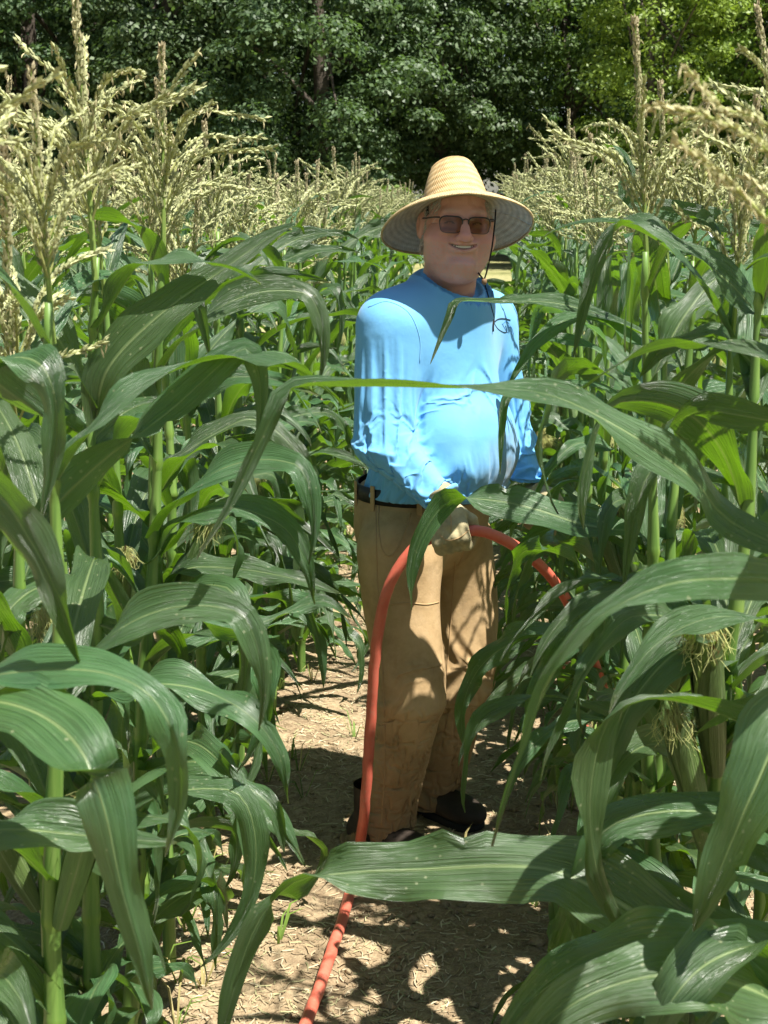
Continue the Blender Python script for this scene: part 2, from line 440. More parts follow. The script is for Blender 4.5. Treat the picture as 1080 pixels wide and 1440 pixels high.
for i, (px, Y, s, rz, lab) in enumerate((
    (770, 37.5, 1.0, .2, 'low green bush at the foot of the wood right of the hat'),
    (840, 36.5, 1.15, 1.7, 'low green bush below the slender yellow green tree'),
    (1000, 34, 1.0, 3.0, 'low green bush beside the wire fence at right'),
    (930, 38, 1.2, 4.4, 'low green bush behind the right tassels at the wood edge'),
    (1070, 37, 1.2, 5.0, 'low green bush at the right edge of the wood'),
    (520, 38, 1.2, 2.2, 'low dark bush at the foot of the oaks left of the hat'),
    (360, 38, 1.2, 2.9, 'low dark bush at the foot of the oaks behind the left tassels'))):
    tree('bush', 'bush', px, Y, (s, s), rz, lab, 'bush', 'bushes along the foot of the wood')

# wire fence in front of the wood
M['post'] = simple('weathered_wood', (.22, .18, .14), .9, .1, 20, .3, 40, .5, .005)
M['wire'] = simple('galvanised_wire', (.45, .46, .47), .45, .6)
fence = empty('wire_fence', (14.5, 35, -.06)); tag(fence, 'wire fence with wooden posts in front of the wood at right', 'fence')
pb = make_mesh('post', *tube([(0, 0, -.3), (0, 0, .6), (0, 0, 1.65)], .055, 8), M['post'])
for i in range(6): obj_of('post', pb, fence, (-11 + i * 2.2, RNG.normal() * .03, 0))
for z in (.25, .5, .75, 1.0, 1.2, 1.4, 1.58):
    v, f = tube([(-11.2, -.06, z), (-5, -.06, z - .01), (.1, -.06, z)], .006, 5); mesh_obj('wire', v, f, M['wire'], fence)

# ------------------------------------------------------------------ corn: leaves, stalks, tassels, ears
NA = 9
def width_profile(s):
    return np.clip(.42 + .58 * np.sin(np.clip(s / .3, 0, 1) * math.pi / 2), 0, 1) * np.clip((1 - s) / .62, 0, 1) ** .72
def leaf_verts(pts, nrm, W, rng, wave=1.0, fold=.3, nfreq=None):
    n = len(pts); s = np.linspace(0, 1, n)
    T = np.gradient(pts, axis=0); T /= np.linalg.norm(T, axis=1)[:, None] + 1e-12
    N = nrm - T * np.sum(nrm * T, 1)[:, None]; N /= np.linalg.norm(N, axis=1)[:, None] + 1e-12
    B = np.cross(T, N)
    w = .5 * W * width_profile(s) * (1 + .05 * np.sin(s * 31 + rng.uniform(0, 6))); w[-1] = .0006
    nt_ = np.ones((n, 2))
    if rng.random() < .35:                                       # a torn or nibbled edge
        k0 = int(rng.integers(int(n * .4), n - 3)); nt_[k0, int(rng.integers(2))] = rng.uniform(.45, .8)
    t = np.linspace(-1, 1, NA)
    fo = fold * (.35 + .65 * np.exp(-s * 5)) + .9 * np.exp(-s * 28)
    fo = np.minimum(fo, 1.1) + .08 * np.sin(s * 7 + rng.uniform(0, 6))
    ca, sa = np.cos(fo), np.sin(fo)
    L = np.linalg.norm(np.diff(pts, axis=0), axis=1).sum()
    v = np.empty((n, NA, 3))
    ph = rng.uniform(0, 6.28, 4); fr = (nfreq or rng.uniform(24, 40)) * L
    amp = wave * .019 * np.clip(s * 5, 0, 1) * np.clip((1 - s) * 3, 0, 1) * (W / .085)
    for j, tj in enumerate(t):
        side = 0 if tj < 0 else 1
        wav = amp * np.abs(tj) ** 2.2 * (np.sin(fr * s + ph[side] + 1.5 * np.sin(fr * .37 * s + ph[2 + side])))
        lift = np.abs(tj) * w * sa + wav - (.0025 if abs(tj) < .01 else 0)
        v[:, j] = pts + B * (tj * w * ca * (nt_[:, side] if abs(tj) > .6 else 1))[:, None] + N * lift[:, None]
    return v
def leaf_mesh(name, pts, nrm, W, rng, mat, wave=1.0, fold=.3):
    n = len(pts); v = leaf_verts(pts, nrm, W, rng, wave, fold)
    i = np.arange(n * NA).reshape(n, NA)
    f = np.stack([i[:-1, :-1], i[:-1, 1:], i[1:, 1:], i[1:, :-1]], -1).reshape(-1, 4)
    uv = np.stack(np.meshgrid(np.linspace(0, 1, NA), np.linspace(0, 1, n)), -1).reshape(-1, 2)
    return make_mesh(name, v.reshape(-1, 3), f, mat, uv=uv)
def leaf_curve(rng, L, e0, e1, pw, side=0.0, twist=0.0, kink=None, n=30):
    """midrib that leaves the stalk at elevation e0 and droops to e1; returns points and upper-side normals"""
    s = np.linspace(0, 1, n); el = e0 + (e1 - e0) * s ** pw
    if kink: el = np.where(s > kink[0], el - kink[1] / (1 + np.exp(-(s - kink[0]) * 45)), el)
    az = side * s ** 1.5
    d = np.stack([np.cos(el) * np.cos(az), np.cos(el) * np.sin(az), np.sin(el)], 1)
    p = np.vstack([[0, 0, 0], np.cumsum((d[1:] + d[:-1]) / 2, 0) * L / (n - 1)])
    N = np.stack([-np.sin(el) * np.cos(az), -np.sin(el) * np.sin(az), np.cos(el)], 1)
    B = np.cross(d, N)
    tw = twist * np.clip((s - .12) / .88, 0, 1) ** 1.2
    return p, N * np.cos(tw)[:, None] + B * np.sin(tw)[:, None]
LR = np.random.default_rng(21)
D = math.radians
LEAVES = {'low': [], 'mid': [], 'up': [], 'flag': []}
for k in range(16):
    def add(cls, L, W, e0, e1, pw, side, tw, kink, wave, fold):
        p, N = leaf_curve(LR, L, e0, e1, pw, side, tw, kink)
        LEAVES[cls].append((leaf_mesh('leaf', p, N, W, LR, M['leaf'], wave, fold), p))
    U = LR.uniform
    kk = lambda pr: (U(.35, .75), U(.5, 1.3)) if LR.random() < pr else None
    add('low', U(.38, .6), U(.042, .064), D(U(25, 50)), D(U(-88, -50)), U(.7, 1.2), U(-.7, .7), U(-2.4, 2.4), kk(.45), U(.8, 1.6), U(.2, .4))
    add('mid', U(.5, .76), U(.046, .07), D(U(45, 66)), D(U(-85, -35)), U(.8, 1.4), U(-.6, .6), U(-2.7, 2.7), kk(.5), U(.8, 1.8), U(.15, .4))
    add('up', U(.48, .7), U(.048, .07), D(U(52, 74)), D(U(-75, -5)), U(.9, 1.7), U(-.5, .5), U(-1.9, 1.9), kk(.5), U(.6, 1.3), U(.2, .5))
    add('flag', U(.3, .48), U(.04, .06), D(U(58, 80)), D(U(-50, 30)), U(1.2, 2.2), U(-.4, .4), U(-.8, .8), kk(.25), U(.4, 1.0), U(.3, .6))

def stalk_mesh(rng, h, r0=.0155):
    zz, rr, cc = [], [], []
    nodes = list(np.cumsum(rng.uniform(.115, .165, 14)) )
    nodes = [z for z in nodes if z < h - .05]
    z = np.unique(np.r_[np.linspace(-.06, h, 40), nodes, np.array(nodes) - .012, np.array(nodes) + .012])
    r = r0 * (1 - .74 * np.clip(z / h, 0, 1) ** 1.6); c = np.ones((len(z), 3))
    for q in nodes:
        g = np.exp(-((z - q) / .007) ** 2); r = r + g * .0032
        c = c * (1 - g[:, None] * .35) + g[:, None] * .35 * np.array([1.5, 1.35, .7])
        sh = np.clip((z - q) / .1, 0, 1) * (z > q) * (z < q + .1); r = r + .0022 * (1 - sh) * (z > q) * (z < q + .1)
    px = .006 * np.sin(z * 9 + rng.uniform(0, 6)); py = .006 * np.sin(z * 8 + rng.uniform(0, 6))
    pts = np.stack([px * np.clip(z, 0, 1), py * np.clip(z, 0, 1), z], 1)
    v, f = tube(pts, r, 9)
    return make_mesh('stalk', v, f, M['stalk'], cols=np.repeat(c, 9, 0)), nodes
ST = [stalk_mesh(LR, 1.60) for _ in range(5)]

SPK_F = [(0, 1, 2), (0, 2, 3), (0, 3, 1), (4, 2, 1), (4, 3, 2), (4, 1, 3)]
def spikelets(B, pts, rng, dens, ln, wd, col, spread, tipcol=None, anther=0.0):
    """florets set round a tassel branch; col is the floret colour"""
    pts = np.asarray(pts); T, N, Bn = frames(pts)
    seg = np.linalg.norm(np.diff(pts, axis=0), axis=1); L = seg.sum(); cum = np.r_[0, np.cumsum(seg)] / L
    m = int(L * dens)
    V = []; F = []; C = []
    for i in range(m):
        s = (i + rng.random()) / m
        p = np.array([np.interp(s, cum, pts[:, q]) for q in range(3)])
        k = min(int(s * (len(pts) - 1)), len(pts) - 1)
        a = rng.uniform(0, 6.283); out = N[k] * math.cos(a) + Bn[k] * math.sin(a)
        d = T[k] + out * spread * rng.uniform(.6, 1.4); d /= np.linalg.norm(d)
        o1 = np.cross(d, out + .01); o1 /= np.linalg.norm(o1) + 1e-9; o2 = np.cross(d, o1)
        l = ln * rng.uniform(.75, 1.25); w = wd * rng.uniform(.8, 1.2)
        b = p + out * w * .5; mid = b + d * l * .45
        V += [b, mid + o1 * w, mid - o1 * w * .5 + o2 * w * .87, mid - o1 * w * .5 - o2 * w * .87, b + d * l]
        n0 = B.n + len(C); F += [tuple(n0 + q for q in t) for t in SPK_F]
        c = np.array(col) * rng.uniform(.7, 1.25)
        if tipcol is not None: c = c * (1 - s ** 2) + np.array(tipcol) * s ** 2
        C += [c] * 5
        if anther and rng.random() < anther:
            q = b + d * l * .8; al = rng.uniform(.006, .011); sw = rng.normal(size=3) * .0025; ww = .0011
            V += [q, q + sw + [ww, 0, -al * .5], q + sw + [-ww, ww, -al * .5], q + sw + [0, -ww, -al * .5], q + sw * 1.5 + [0, 0, -al]]
            n0 = B.n + len(C); F += [tuple(n0 + u for u in t) for t in SPK_F]
            C += [np.array([.58, .52, .3]) * rng.uniform(.8, 1.2)] * 5
    if V:
        B.v.append(np.array(V)); B.f += F; B.c.append(np.array(C)); B.n += len(V)
CREAM, SPIKE, PINK, STEM = (.47, .49, .25), (.42, .44, .22), (.42, .36, .22), (.24, .34, .08)
def tassel_mesh(rng, nb, spread, hspike):
    B = Buf()
    lean = rng.normal(size=2) * .02
    ax = spline([(0, 0, 0), (lean[0] * .4, lean[1] * .4, .16), (lean[0], lean[1], .16 + hspike)], 14)
    v, f = tube(ax, np.linspace(.0042, .0014, 14), 6); B.add(v, f, STEM)
    spikelets(B, ax[4:], rng, 1000, .0115, .0027, SPIKE, .42, PINK, .2)
    for i in range(nb):
        zb = .06 + .13 * (i / nb) + rng.uniform(0, .02); a = i * 2.4 + rng.uniform(-.5, .5)
        L = rng.uniform(.18, .29) * (1 - .25 * i / nb); e = rng.uniform(.55, 1.15) * spread
        d = np.array([math.cos(a), math.sin(a)])
        p0 = np.array([0, 0, zb]); p1 = np.r_[d * L * .32 * math.sin(e), zb + L * .42 * math.cos(e * .7)]
        p2 = np.r_[d * L * .72 * math.sin(e), zb + L * .62 * math.cos(e)]; p3 = np.r_[d * L * 1.03 * math.sin(e), zb + L * (.80 * math.cos(e) - rng.uniform(-.02, .14))]
        c = spline([p0, p1, p2, p3], 10)
        v, f = tube(c, np.linspace(.0017, .0007, 10), 5); B.add(v, f, (.36, .38, .13))
        spikelets(B, c[1:], rng, 430, .0115, .0024, CREAM, .3, None, .15)
    return make_mesh('tassel', B.verts(), B.f, M['tassel'], smooth=False, cols=B.cols())
TAS = [tassel_mesh(LR, int(LR.integers(11, 17)), LR.uniform(.5, 1.0), LR.uniform(.15, .25)) for _ in range(10)]

def ear_meshes(rng, green):
    """husk of overlapping leaves wrapped on a tapering ear, silk bursting from the tip"""
    hs = Buf(); L = .24
    H = []
    for k in range(7):
        a0 = k * 2.3 + rng.uniform(-.3, .3); n = 12; t = np.linspace(0, 1, n)
        r = .006 + .023 * np.sin(np.clip(t * 1.25 + .12, 0, math.pi)) ** .8 * (1 - .35 * t) + .0012 * k * .5
        V = np.empty((n, 5, 3)); hw = 1.15 * (1 - t ** 3 * .75)
        top = L * rng.uniform(.85, 1.08)
        for j, u in enumerate(np.linspace(-1, 1, 5)):
            a = a0 + u * hw; rr = r * (1 + .02 * abs(u)) + (t > .93) * .004
            V[:, j] = np.stack([rr * np.cos(a), rr * np.sin(a), t * top - .012 * t * abs(u)], 1)
        i = np.arange(n * 5).reshape(n, 5)
        f = np.stack([i[:-1, :-1], i[:-1, 1:], i[1:, 1:], i[1:, :-1]], -1).reshape(-1, 4)
        hs.add(V.reshape(-1, 3), [tuple(q) for q in f]); H.append(np.stack(np.meshgrid(np.linspace(.05, .95, 5), t * .8), -1).reshape(-1, 2))
    hm = make_mesh('husk', hs.verts(), hs.f, M['husk'], uv=np.vstack(H))
    sk = Buf()
    for k in range(170):
        a = rng.uniform(0, 6.283); d = np.array([math.cos(a), math.sin(a), 0]); l = rng.uniform(.015, .055); out = rng.uniform(.012, .05)
        p = [np.r_[d[:2] * .006, L * .9], np.r_[d[:2] * out * .55, L + .045 * rng.uniform(.3, 1.2)], np.r_[d[:2] * out, L + .01 - l * .25] + rng.normal(size=3) * .009, np.r_[d[:2] * out * 1.15, L - l * .75] + rng.normal(size=3) * .014]
        c = spline(p, 8); col = np.array((.72, .74, .3)) * rng.uniform(.75, 1.15)
        v, f = tube(c, .00045, 3, False); sk.add(v, f, col if k % 9 else (.3, .14, .05))
    return hm, make_mesh('silk', sk.verts(), sk.f, M['silk'], cols=sk.cols())
EARS = [ear_meshes(LR, i) for i in range(4)]

# what must stay in view past the near plants: man, hose, path
MAN = [(532, 330), (575, 250), (600, 215), (690, 215), (750, 300), (745, 345), (700, 385), (738, 520), (752, 690), (700, 745), (690, 880), (640, 960), (645, 1175), (575, 1205), (480, 1205), (505, 900), (492, 690), (488, 470), (535, 400)]
PATHL = [(415, 905), (505, 905), (495, 1180), (395, 1180), (385, 1000)]
PATHF = [(400, 1215), (680, 1250), (720, 1340), (690, 1440), (280, 1440), (330, 1290)]
GAP = [(695, 355), (718, 360), (718, 396), (702, 398)]
def blocks(pts, tol, near_lim=1.66):
    x, y, dep = proj(pts)
    inside = (x > -30) & (x < 1110) & (y > -30) & (y < 1470)
    if (inside & (dep < near_lim)).any(): return True
    near = inside & (dep < 3.75)
    if tol > 0 and (inside & (y < np.where(dep < 4.5, 300, 270)) & (dep < 9)).any(): return True
    if (in_poly(x, y, MAN) & near).mean() > tol * .5: return True
    if (in_poly(x, y, GAP) & (dep < 30)).mean() > .05: return True
    if (in_poly(x, y, PATHL) & (dep < 5)).mean() > .2 + tol: return True
    if (in_poly(x, y, PATHF) & (dep < 3.4)).mean() > .12 + tol: return True
    return False

def shades_man(pts):
    t = (3.5 - pts[:, 1]) / (-SUN.y); ok = t > 0
    hx = pts[:, 0] - SUN.x * t; hz = pts[:, 2] - SUN.z * t
    return (ok & (hx > -.08) & (hx < .36) & (hz > .25) & (hz < 1.5)).mean() > .08
PLANTS = []
def corn_plant(x, y, scale, label, rng, group, nleaf=13, tassel=True, ears=True, skip_z=(), rz=None, tilt=None, tz=None, tillers=0):
    rz = rng.uniform(0, 6.283) if rz is None else rz
    t = empty('corn_plant', (x, y, float(ground_z(x, y)) - .01), rz); t.scale = (scale,) * 3
    tl = tilt if tilt is not None else (rng.normal() * .035, rng.normal() * .035)
    t.rotation_euler = (tl[0], tl[1], rz)
    tag(t, label, 'corn plant', group)
    sm, nodes = ST[int(rng.integers(len(ST)))]
    obj_of('stalk', sm, t)
    Mw = Matrix.Translation(t.location) @ t.rotation_euler.to_matrix().to_4x4() @ Matrix.Scale(scale, 4)
    Mn = np.array(Mw)
    use = nodes[-nleaf:] if len(nodes) > nleaf else nodes
    ph = rng.uniform(0, 6.283)
    for i, z in enumerate(use):
        fz = z / 1.58
        cls = 'low' if fz < .36 else 'mid' if fz < .68 else 'up' if fz < .9 else 'flag'
        if any(abs(z * scale - q) < .05 for q in skip_z): continue
        for att in range(7):
            me, p = LEAVES[cls][int(rng.integers(len(LEAVES[cls])))]
            az = ph + i * math.pi + rng.normal() * .35 + (rng.uniform(-1.6, 1.6) if att > 1 else 0)
            sc = rng.uniform(.85, 1.12)
            c, s = math.cos(az), math.sin(az)
            q = p * sc; wq = np.stack([q[:, 0] * c - q[:, 1] * s, q[:, 0] * s + q[:, 1] * c, q[:, 2] + z], 1)
            wq = wq @ Mn[:3, :3].T + Mn[:3, 3]
            if wq[:, 2].min() < .012 and att < 6: continue
            if blocks(wq, .04): continue
            if att < 5 and rng.random() < .75 and shades_man(wq): continue
            lf = obj_of('leaf', me, t); lf.location = (0, 0, z); lf.rotation_euler = (0, 0, az); lf.scale = (sc,) * 3
            break
    for i in range(tillers):
        for att in range(6):
            kc = 'low' if i % 2 == 0 else 'mid'; me, p = LEAVES[kc][int(rng.integers(len(LEAVES[kc])))]
            z = rng.uniform(.06, .5) if kc == 'low' else rng.uniform(.3, 1.05); az = rng.uniform(0, 6.283); sc = rng.uniform(.7, 1.05); c, s = math.cos(az), math.sin(az)
            q = p * sc; wq = np.stack([q[:, 0] * c - q[:, 1] * s, q[:, 0] * s + q[:, 1] * c, q[:, 2] + z], 1) @ Mn[:3, :3].T + Mn[:3, 3]
            if wq[:, 2].min() < .004 or blocks(wq, .04) or (rng.random() < .75 and shades_man(wq)): continue
            lf = obj_of('leaf', me, t); lf.location = (0, 0, z); lf.rotation_euler = (0, 0, az); lf.scale = (sc,) * 3
            break
    if tassel:
        top = np.array([0, 0, 1.55]) @ Mn[:3, :3].T + Mn[:3, 3]
        pts = top + np.array([[0, 0, .1], [0, 0, .2], [.1, 0, .15], [-.1, 0, .15], [0, .1, .15], [0, -.1, .15], [0, 0, .35]])
        if not blocks(pts, 0, 1.25) and not shades_man(pts):
            ts = obj_of('tassel', TAS[int(rng.integers(len(TAS)))], t); ts.location = (0, 0, 1.55 if tz is None else tz); ts.rotation_euler = (rng.normal() * .05, rng.normal() * .05, rng.uniform(0, 6.28))
            ts.scale = (rng.uniform(.92, 1.2) * (1.15 if tz else 1),) * 3
    if ears and len(nodes) > 6:
        for z in nodes[4:6][:int(rng.integers(0, 3))]:
            a = rng.uniform(0, 6.283); hm, sk = EARS[int(rng.integers(len(EARS)))]
            e = obj_of('ear', hm, t); e.location = (.012 * math.cos(a), .012 * math.sin(a), z)
            e.rotation_euler = (0, rng.uniform(.3, .5), a); e.scale = (rng.uniform(.8, 1.05),) * 3
            sl_ = obj_of('silk', sk, e); sl_.location = (0, 0, .24 * .3); sl_.scale = (.7,) * 3
    PLANTS.append((x, y))
    return t, Mn

ORD = ['zeroth', 'first', 'second', 'third', 'fourth', 'fifth', 'sixth', 'seventh', 'eighth', 'ninth', 'tenth', 'eleventh', 'twelfth', 'thirteenth', 'fourteenth', 'fifteenth', 'sixteenth', 'seventeenth', 'eighteenth', 'nineteenth']
TENS = {2: ('twentieth', 'twenty'), 3: ('thirtieth', 'thirty'), 4: ('fortieth', 'forty'), 5: ('fiftieth', 'fifty'), 6: ('sixtieth', 'sixty')}
def ordinal(n):
    if n < 20: return ORD[n]
    return TENS[n // 10][0] if n % 10 == 0 else TENS[n // 10][1] + '-' + ORD[n % 10]

# hand-set near plants: their named leaves reach into the path as in the photograph
NV = {'u': (0, -.1, 1), 'c': (0, -1, 0), 'C': (0, -.75, .65), 'a': (0, 1, 0), 'A': (0, .75, .65), 'l': (-1, 0, 0), 'r': (1, 0, 0), 'd': (0, 0, -1),
      'L': (-.6, -.3, .7), 'R': (.6, -.3, .7), 'k': (-.5, -.8, .2), 'K': (.5, -.8, .2), 'b': (0, .8, -.5), 'e': (0, -.35, .93), 'D': (0, -.8, -.5)}
HR = np.random.default_rng(77)
def hero_leaf(t, Mn, base_py, pts, W, nh, wave=.8, fold=.25, seed=None):
    """blade from the stalk (at the height seen at photo row base_py) through points (px, py, Y); nh: side the upper face turns to"""
    inv = np.linalg.inv(Mn)
    s0 = Mn[:3, 3]; zb = P(540, base_py, s0[1])[2]
    up = Mn[:3, 2] / np.linalg.norm(Mn[:3, 2]); b = s0 + up * ((zb - s0[2]) / up[2])
    W3 = np.vstack([b] + [P(*q) for q in pts])
    nr = np.array([NV[c] for c in nh], float)
    if len(nr) != len(W3):
        u0, u1 = np.linspace(0, 1, len(nr)), np.linspace(0, 1, len(W3)); nr = np.stack([np.interp(u1, u0, nr[:, q]) for q in range(3)], 1)
    full = spline(np.hstack([W3, nr]), 40)
    n = 40
    rng = np.random.default_rng(seed if seed is not None else HR.integers(1 << 30))
    p = full[:, :3] @ inv[:3, :3].T + inv[:3, 3]; N = full[:, 3:] @ np.linalg.inv(Mn[:3, :3]).T
    sc = np.linalg.norm(Mn[:3, 0])
    me = leaf_mesh('leaf', p, N, W * .91 / sc, rng, M['leaf'], wave * 1.6, fold)
    return obj_of('leaf', me, t)

HERO = []
def hero_plant(o, Y, scale, label, **k):
    t, Mn = corn_plant(lane_x(o, Y), Y, scale, label, np.random.default_rng(int(Y * 1000) + 3), 'corn plants nearest the camera', tillers=16, **k)
    HERO.append((o, Y)); return t, Mn

# right of the path
t, m_ = hero_plant(.40, 1.80, 1.0, 'corn plant at right edge whose long leaf crosses in front of the man', nleaf=11, ears=False)
hero_leaf(t, m_, 800, [(1040, 740, 1.78), (975, 672, 1.74), (880, 605, 1.70), (765, 551, 1.66), (620, 543, 1.64), (480, 541, 1.66), (405, 548, 1.68), (365, 625, 1.68), (320, 715, 1.68), (276, 786, 1.69)], .062, 'ACCCeuueKkk', .4, .2, 5)
hero_leaf(t, m_, 610, [(1040, 582, 1.8), (980, 577, 1.82), (930, 608, 1.85), (905, 650, 1.9)], .062, 'AAAee', .5, .2)
t, m_ = hero_plant(.42, 1.58, .98, 'near corn plant off the lower right whose broad leaf spans the path', nleaf=7, ears=False)
hero_leaf(t, m_, 1345, [(1010, 1335, 1.62), (930, 1305, 1.66), (860, 1262, 1.68), (785, 1224, 1.70), (700, 1217, 1.72), (600, 1222, 1.74), (500, 1226, 1.75), (415, 1238, 1.76), (360, 1300, 1.77), (325, 1400, 1.77), (300, 1500, 1.77)], .112, 'eeCCeCCCAkkk', .5, .12, 9)
t, m_ = hero_plant(.40, 1.42, 1.0, 'nearest corn plant at lower right with broad arching leaves and leaning tassel', nleaf=6, tassel=False); NEARP = (t, m_)
hero_leaf(t, m_, 1440, [(1050, 1350, 1.42), (960, 1335, 1.44), (850, 1345, 1.46), (760, 1395, 1.47), (690, 1475, 1.46)], .105, 'eeCCCC', .8, .2)
hero_leaf(t, m_, 1470, [(1080, 1400, 1.36), (960, 1370, 1.33), (850, 1390, 1.32), (770, 1440, 1.31), (700, 1530, 1.3)], .11, 'eeCCCC', .8, .2)
hero_leaf(t, m_, 1400, [(1090, 1330, 1.38), (1010, 1345, 1.34), (950, 1400, 1.3), (900, 1500, 1.3)], .1, 'AAeCC', .8, .2)
hero_leaf(t, m_, 1010, [(1110, 1020, 1.34), (1060, 1110, 1.3), (1015, 1215, 1.3), (975, 1310, 1.31)], .09, 'ukkkk', .5, .25)
hero_leaf(t, m_, 835, [(1120, 818, 1.3), (1040, 812, 1.24), (950, 818, 1.2), (870, 848, 1.2), (800, 905, 1.22), (740, 1030, 1.25), (690, 1190, 1.28)], .05, 'uCCCllll', .3, .25)
t, m_ = hero_plant(.355, 2.08, 1.03, 'corn plant near the right edge with a thick bare yellow green stalk', nleaf=8, tassel=True)
hero_leaf(t, m_, 950, [(1022, 950, 2.06), (1000, 912, 2.04), (950, 918, 2.02), (890, 985, 2.0), (860, 1060, 2.0), (846, 1125, 2.0)], .078, 'rACCCkk', .5, .25)
hero_leaf(t, m_, 470, [(1085, 470, 2.1), (1040, 410, 2.1), (985, 362, 2.1), (925, 322, 2.1), (880, 312, 2.12), (850, 345, 2.14), (825, 420, 2.15), (806, 502, 2.15)], .058, 'AACeeukkk', .4, .25)
hero_leaf(t, m_, 690, [(960, 655, 2.05), (915, 662, 2.03), (892, 725, 2.02), (876, 830, 2.02)], .05, 'ueekk', .4, .3)
hero_leaf(t, m_, 555, [(1060, 512, 2.1), (1000, 472, 2.12), (935, 488, 2.15), (900, 530, 2.18)], .06, 'AAeCC', .6, .25)
t, m_ = hero_plant(.375, 2.72, 1.0, 'corn plant right of the man whose leaf drapes over his glove', nleaf=11, ears=False)
hero_leaf(t, m_, 770, [(900, 748, 2.78), (825, 738, 2.82), (755, 716, 2.86), (695, 703, 2.88), (636, 702, 2.9), (600, 742, 2.9), (581, 795, 2.9), (578, 858, 2.9)], .09, 'eeCCCAaal', .4, .18, 3)
hero_leaf(t, m_, 900, [(900, 855, 2.75), (820, 880, 2.8), (760, 960, 2.85), (735, 1050, 2.87)], .08, 'eeCCk', .8, .25)
t, m_ = hero_plant(.38, 3.22, 1.0, 'corn plant right of the man with a bent leaf before his chest', nleaf=10)
hero_leaf(t, m_, 480, [(860, 448, 3.2), (780, 425, 3.16), (700, 424, 3.12), (645, 424, 3.1), (630, 450, 3.1), (605, 512, 3.1)], .05, 'eeCeecc', .15, .5, 2)
hero_leaf(t, m_, 500, [(850, 455, 3.2), (795, 450, 3.2), (752, 482, 3.18), (735, 510, 3.17), (712, 548, 3.16)], .062, 'eeekkk', .5, .4)
hero_leaf(t, m_, 600, [(850, 545, 3.2), (760, 545, 3.15), (716, 556, 3.12), (706, 600, 3.12), (703, 668, 3.12)], .042, 'eeekcc', .2, .3)
t, m_ = hero_plant(.37, 3.0, 1.0, 'corn plant right of the man with leaves hanging before his knees', nleaf=9)
hero_leaf(t, m_, 930, [(860, 890, 3.0), (760, 892, 3.05), (700, 915, 3.1), (664, 955, 3.12), (648, 1010, 3.13), (655, 1060, 3.13)], .085, 'eeeCCkk', .8, .25)
t, m_ = hero_plant(.62, 2.75, 1.06, 'corn plant at right with an upright dark leaf curled over at its tip', nleaf=9)
hero_leaf(t, m_, 330, [(900, 285, 2.75), (885, 240, 2.75), (866, 206, 2.76), (843, 212, 2.78), (828, 248, 2.8)], .05, 'kkkuAl', .2, .4)

# left of the path
t, m_ = hero_plant(-.56, 1.45, 1.0, 'nearest corn plant at lower left with a thick pale stalk', nleaf=5)
hero_leaf(t, m_, 985, [(-30, 955, 1.4), (60, 940, 1.36), (150, 945, 1.33), (215, 980, 1.31), (246, 1050, 1.3), (250, 1130, 1.3), (232, 1205, 1.3)], .066, 'eeeeeLkk', .4, .2)
hero_leaf(t, m_, 1010, [(-30, 985, 1.36), (50, 1000, 1.3), (110, 1050, 1.25), (145, 1130, 1.22), (172, 1250, 1.21), (200, 1350, 1.21), (214, 1420, 1.21)], .082, 'eeeCaaaa', .4, .2)
hero_leaf(t, m_, 690, [(-15, 690, 1.38), (40, 760, 1.36), (85, 850, 1.35), (112, 935, 1.35)], .066, 'kkkkk', .5, .35)
hero_leaf(t, m_, 1150, [(30, 1165, 1.42), (130, 1175, 1.44), (250, 1185, 1.46)], .07, 'eeCC', 1.0, .2)
hero_leaf(t, m_, 1420, [(-10, 1370, 1.3), (25, 1400, 1.25), (50, 1470, 1.22)], .08, 'eeCC', .6, .2)
t, m_ = hero_plant(-.60, 1.78, 1.0, 'corn plant at left edge with a leaf bent sharply down', nleaf=13)
hero_leaf(t, m_, 590, [(-20, 520, 1.72), (25, 500, 1.7), (62, 520, 1.68), (78, 580, 1.67), (72, 660, 1.67), (56, 742, 1.67)], .066, 'AAeckkk', .3, .25)
hero_leaf(t, m_, 770, [(65, 730, 1.78), (140, 650, 1.8), (240, 575, 1.82), (335, 492, 1.84), (362, 515, 1.86), (368, 570, 1.87), (360, 640, 1.87)], .066, 'AAACCKKK', .3, .25)
t, m_ = hero_plant(-.66, 2.20, 1.02, 'corn plant left of the path whose broad leaf slants up towards the tassels', nleaf=13)
hero_leaf(t, m_, 600, [(150, 520, 2.2), (220, 445, 2.2), (310, 380, 2.22), (380, 332, 2.24), (418, 316, 2.25), (428, 330, 2.26)], .088, 'CCCCCuA', .2, .3)
hero_leaf(t, m_, 990, [(200, 962, 2.1), (280, 968, 2.06), (350, 1005, 2.03), (392, 1060, 2.02), (405, 1130, 2.02)], .08, 'eeeCCL', .7, .2)
hero_leaf(t, m_, 880, [(185, 888, 2.15), (160, 830, 2.12), (135, 785, 2.1), (118, 800, 2.08)], .05, 'aaAee', .4, .3)
t, m_ = hero_plant(-.68, 2.55, 1.02, 'corn plant left of the path with a dark leaf tip folded down', nleaf=13)
hero_leaf(t, m_, 590, [(180, 500, 2.5), (225, 440, 2.48), (265, 404, 2.46), (282, 440, 2.45), (296, 505, 2.45)], .075, 'CCCCkk', .3, .3)
hero_leaf(t, m_, 790, [(250, 735, 2.5), (320, 712, 2.46), (395, 738, 2.43), (430, 790, 2.42), (442, 850, 2.42)], .08, 'eeeCCL', .5, .2)
hero_leaf(t, m_, 1080, [(280, 1070, 2.45), (340, 1100, 2.42), (385, 1140, 2.4), (400, 1200, 2.4)], .075, 'eeeCC', .8, .2)
t, m_ = hero_plant(-.68, 2.95, 1.0, 'corn plant left of the path with long level leaves towards the man', nleaf=13)
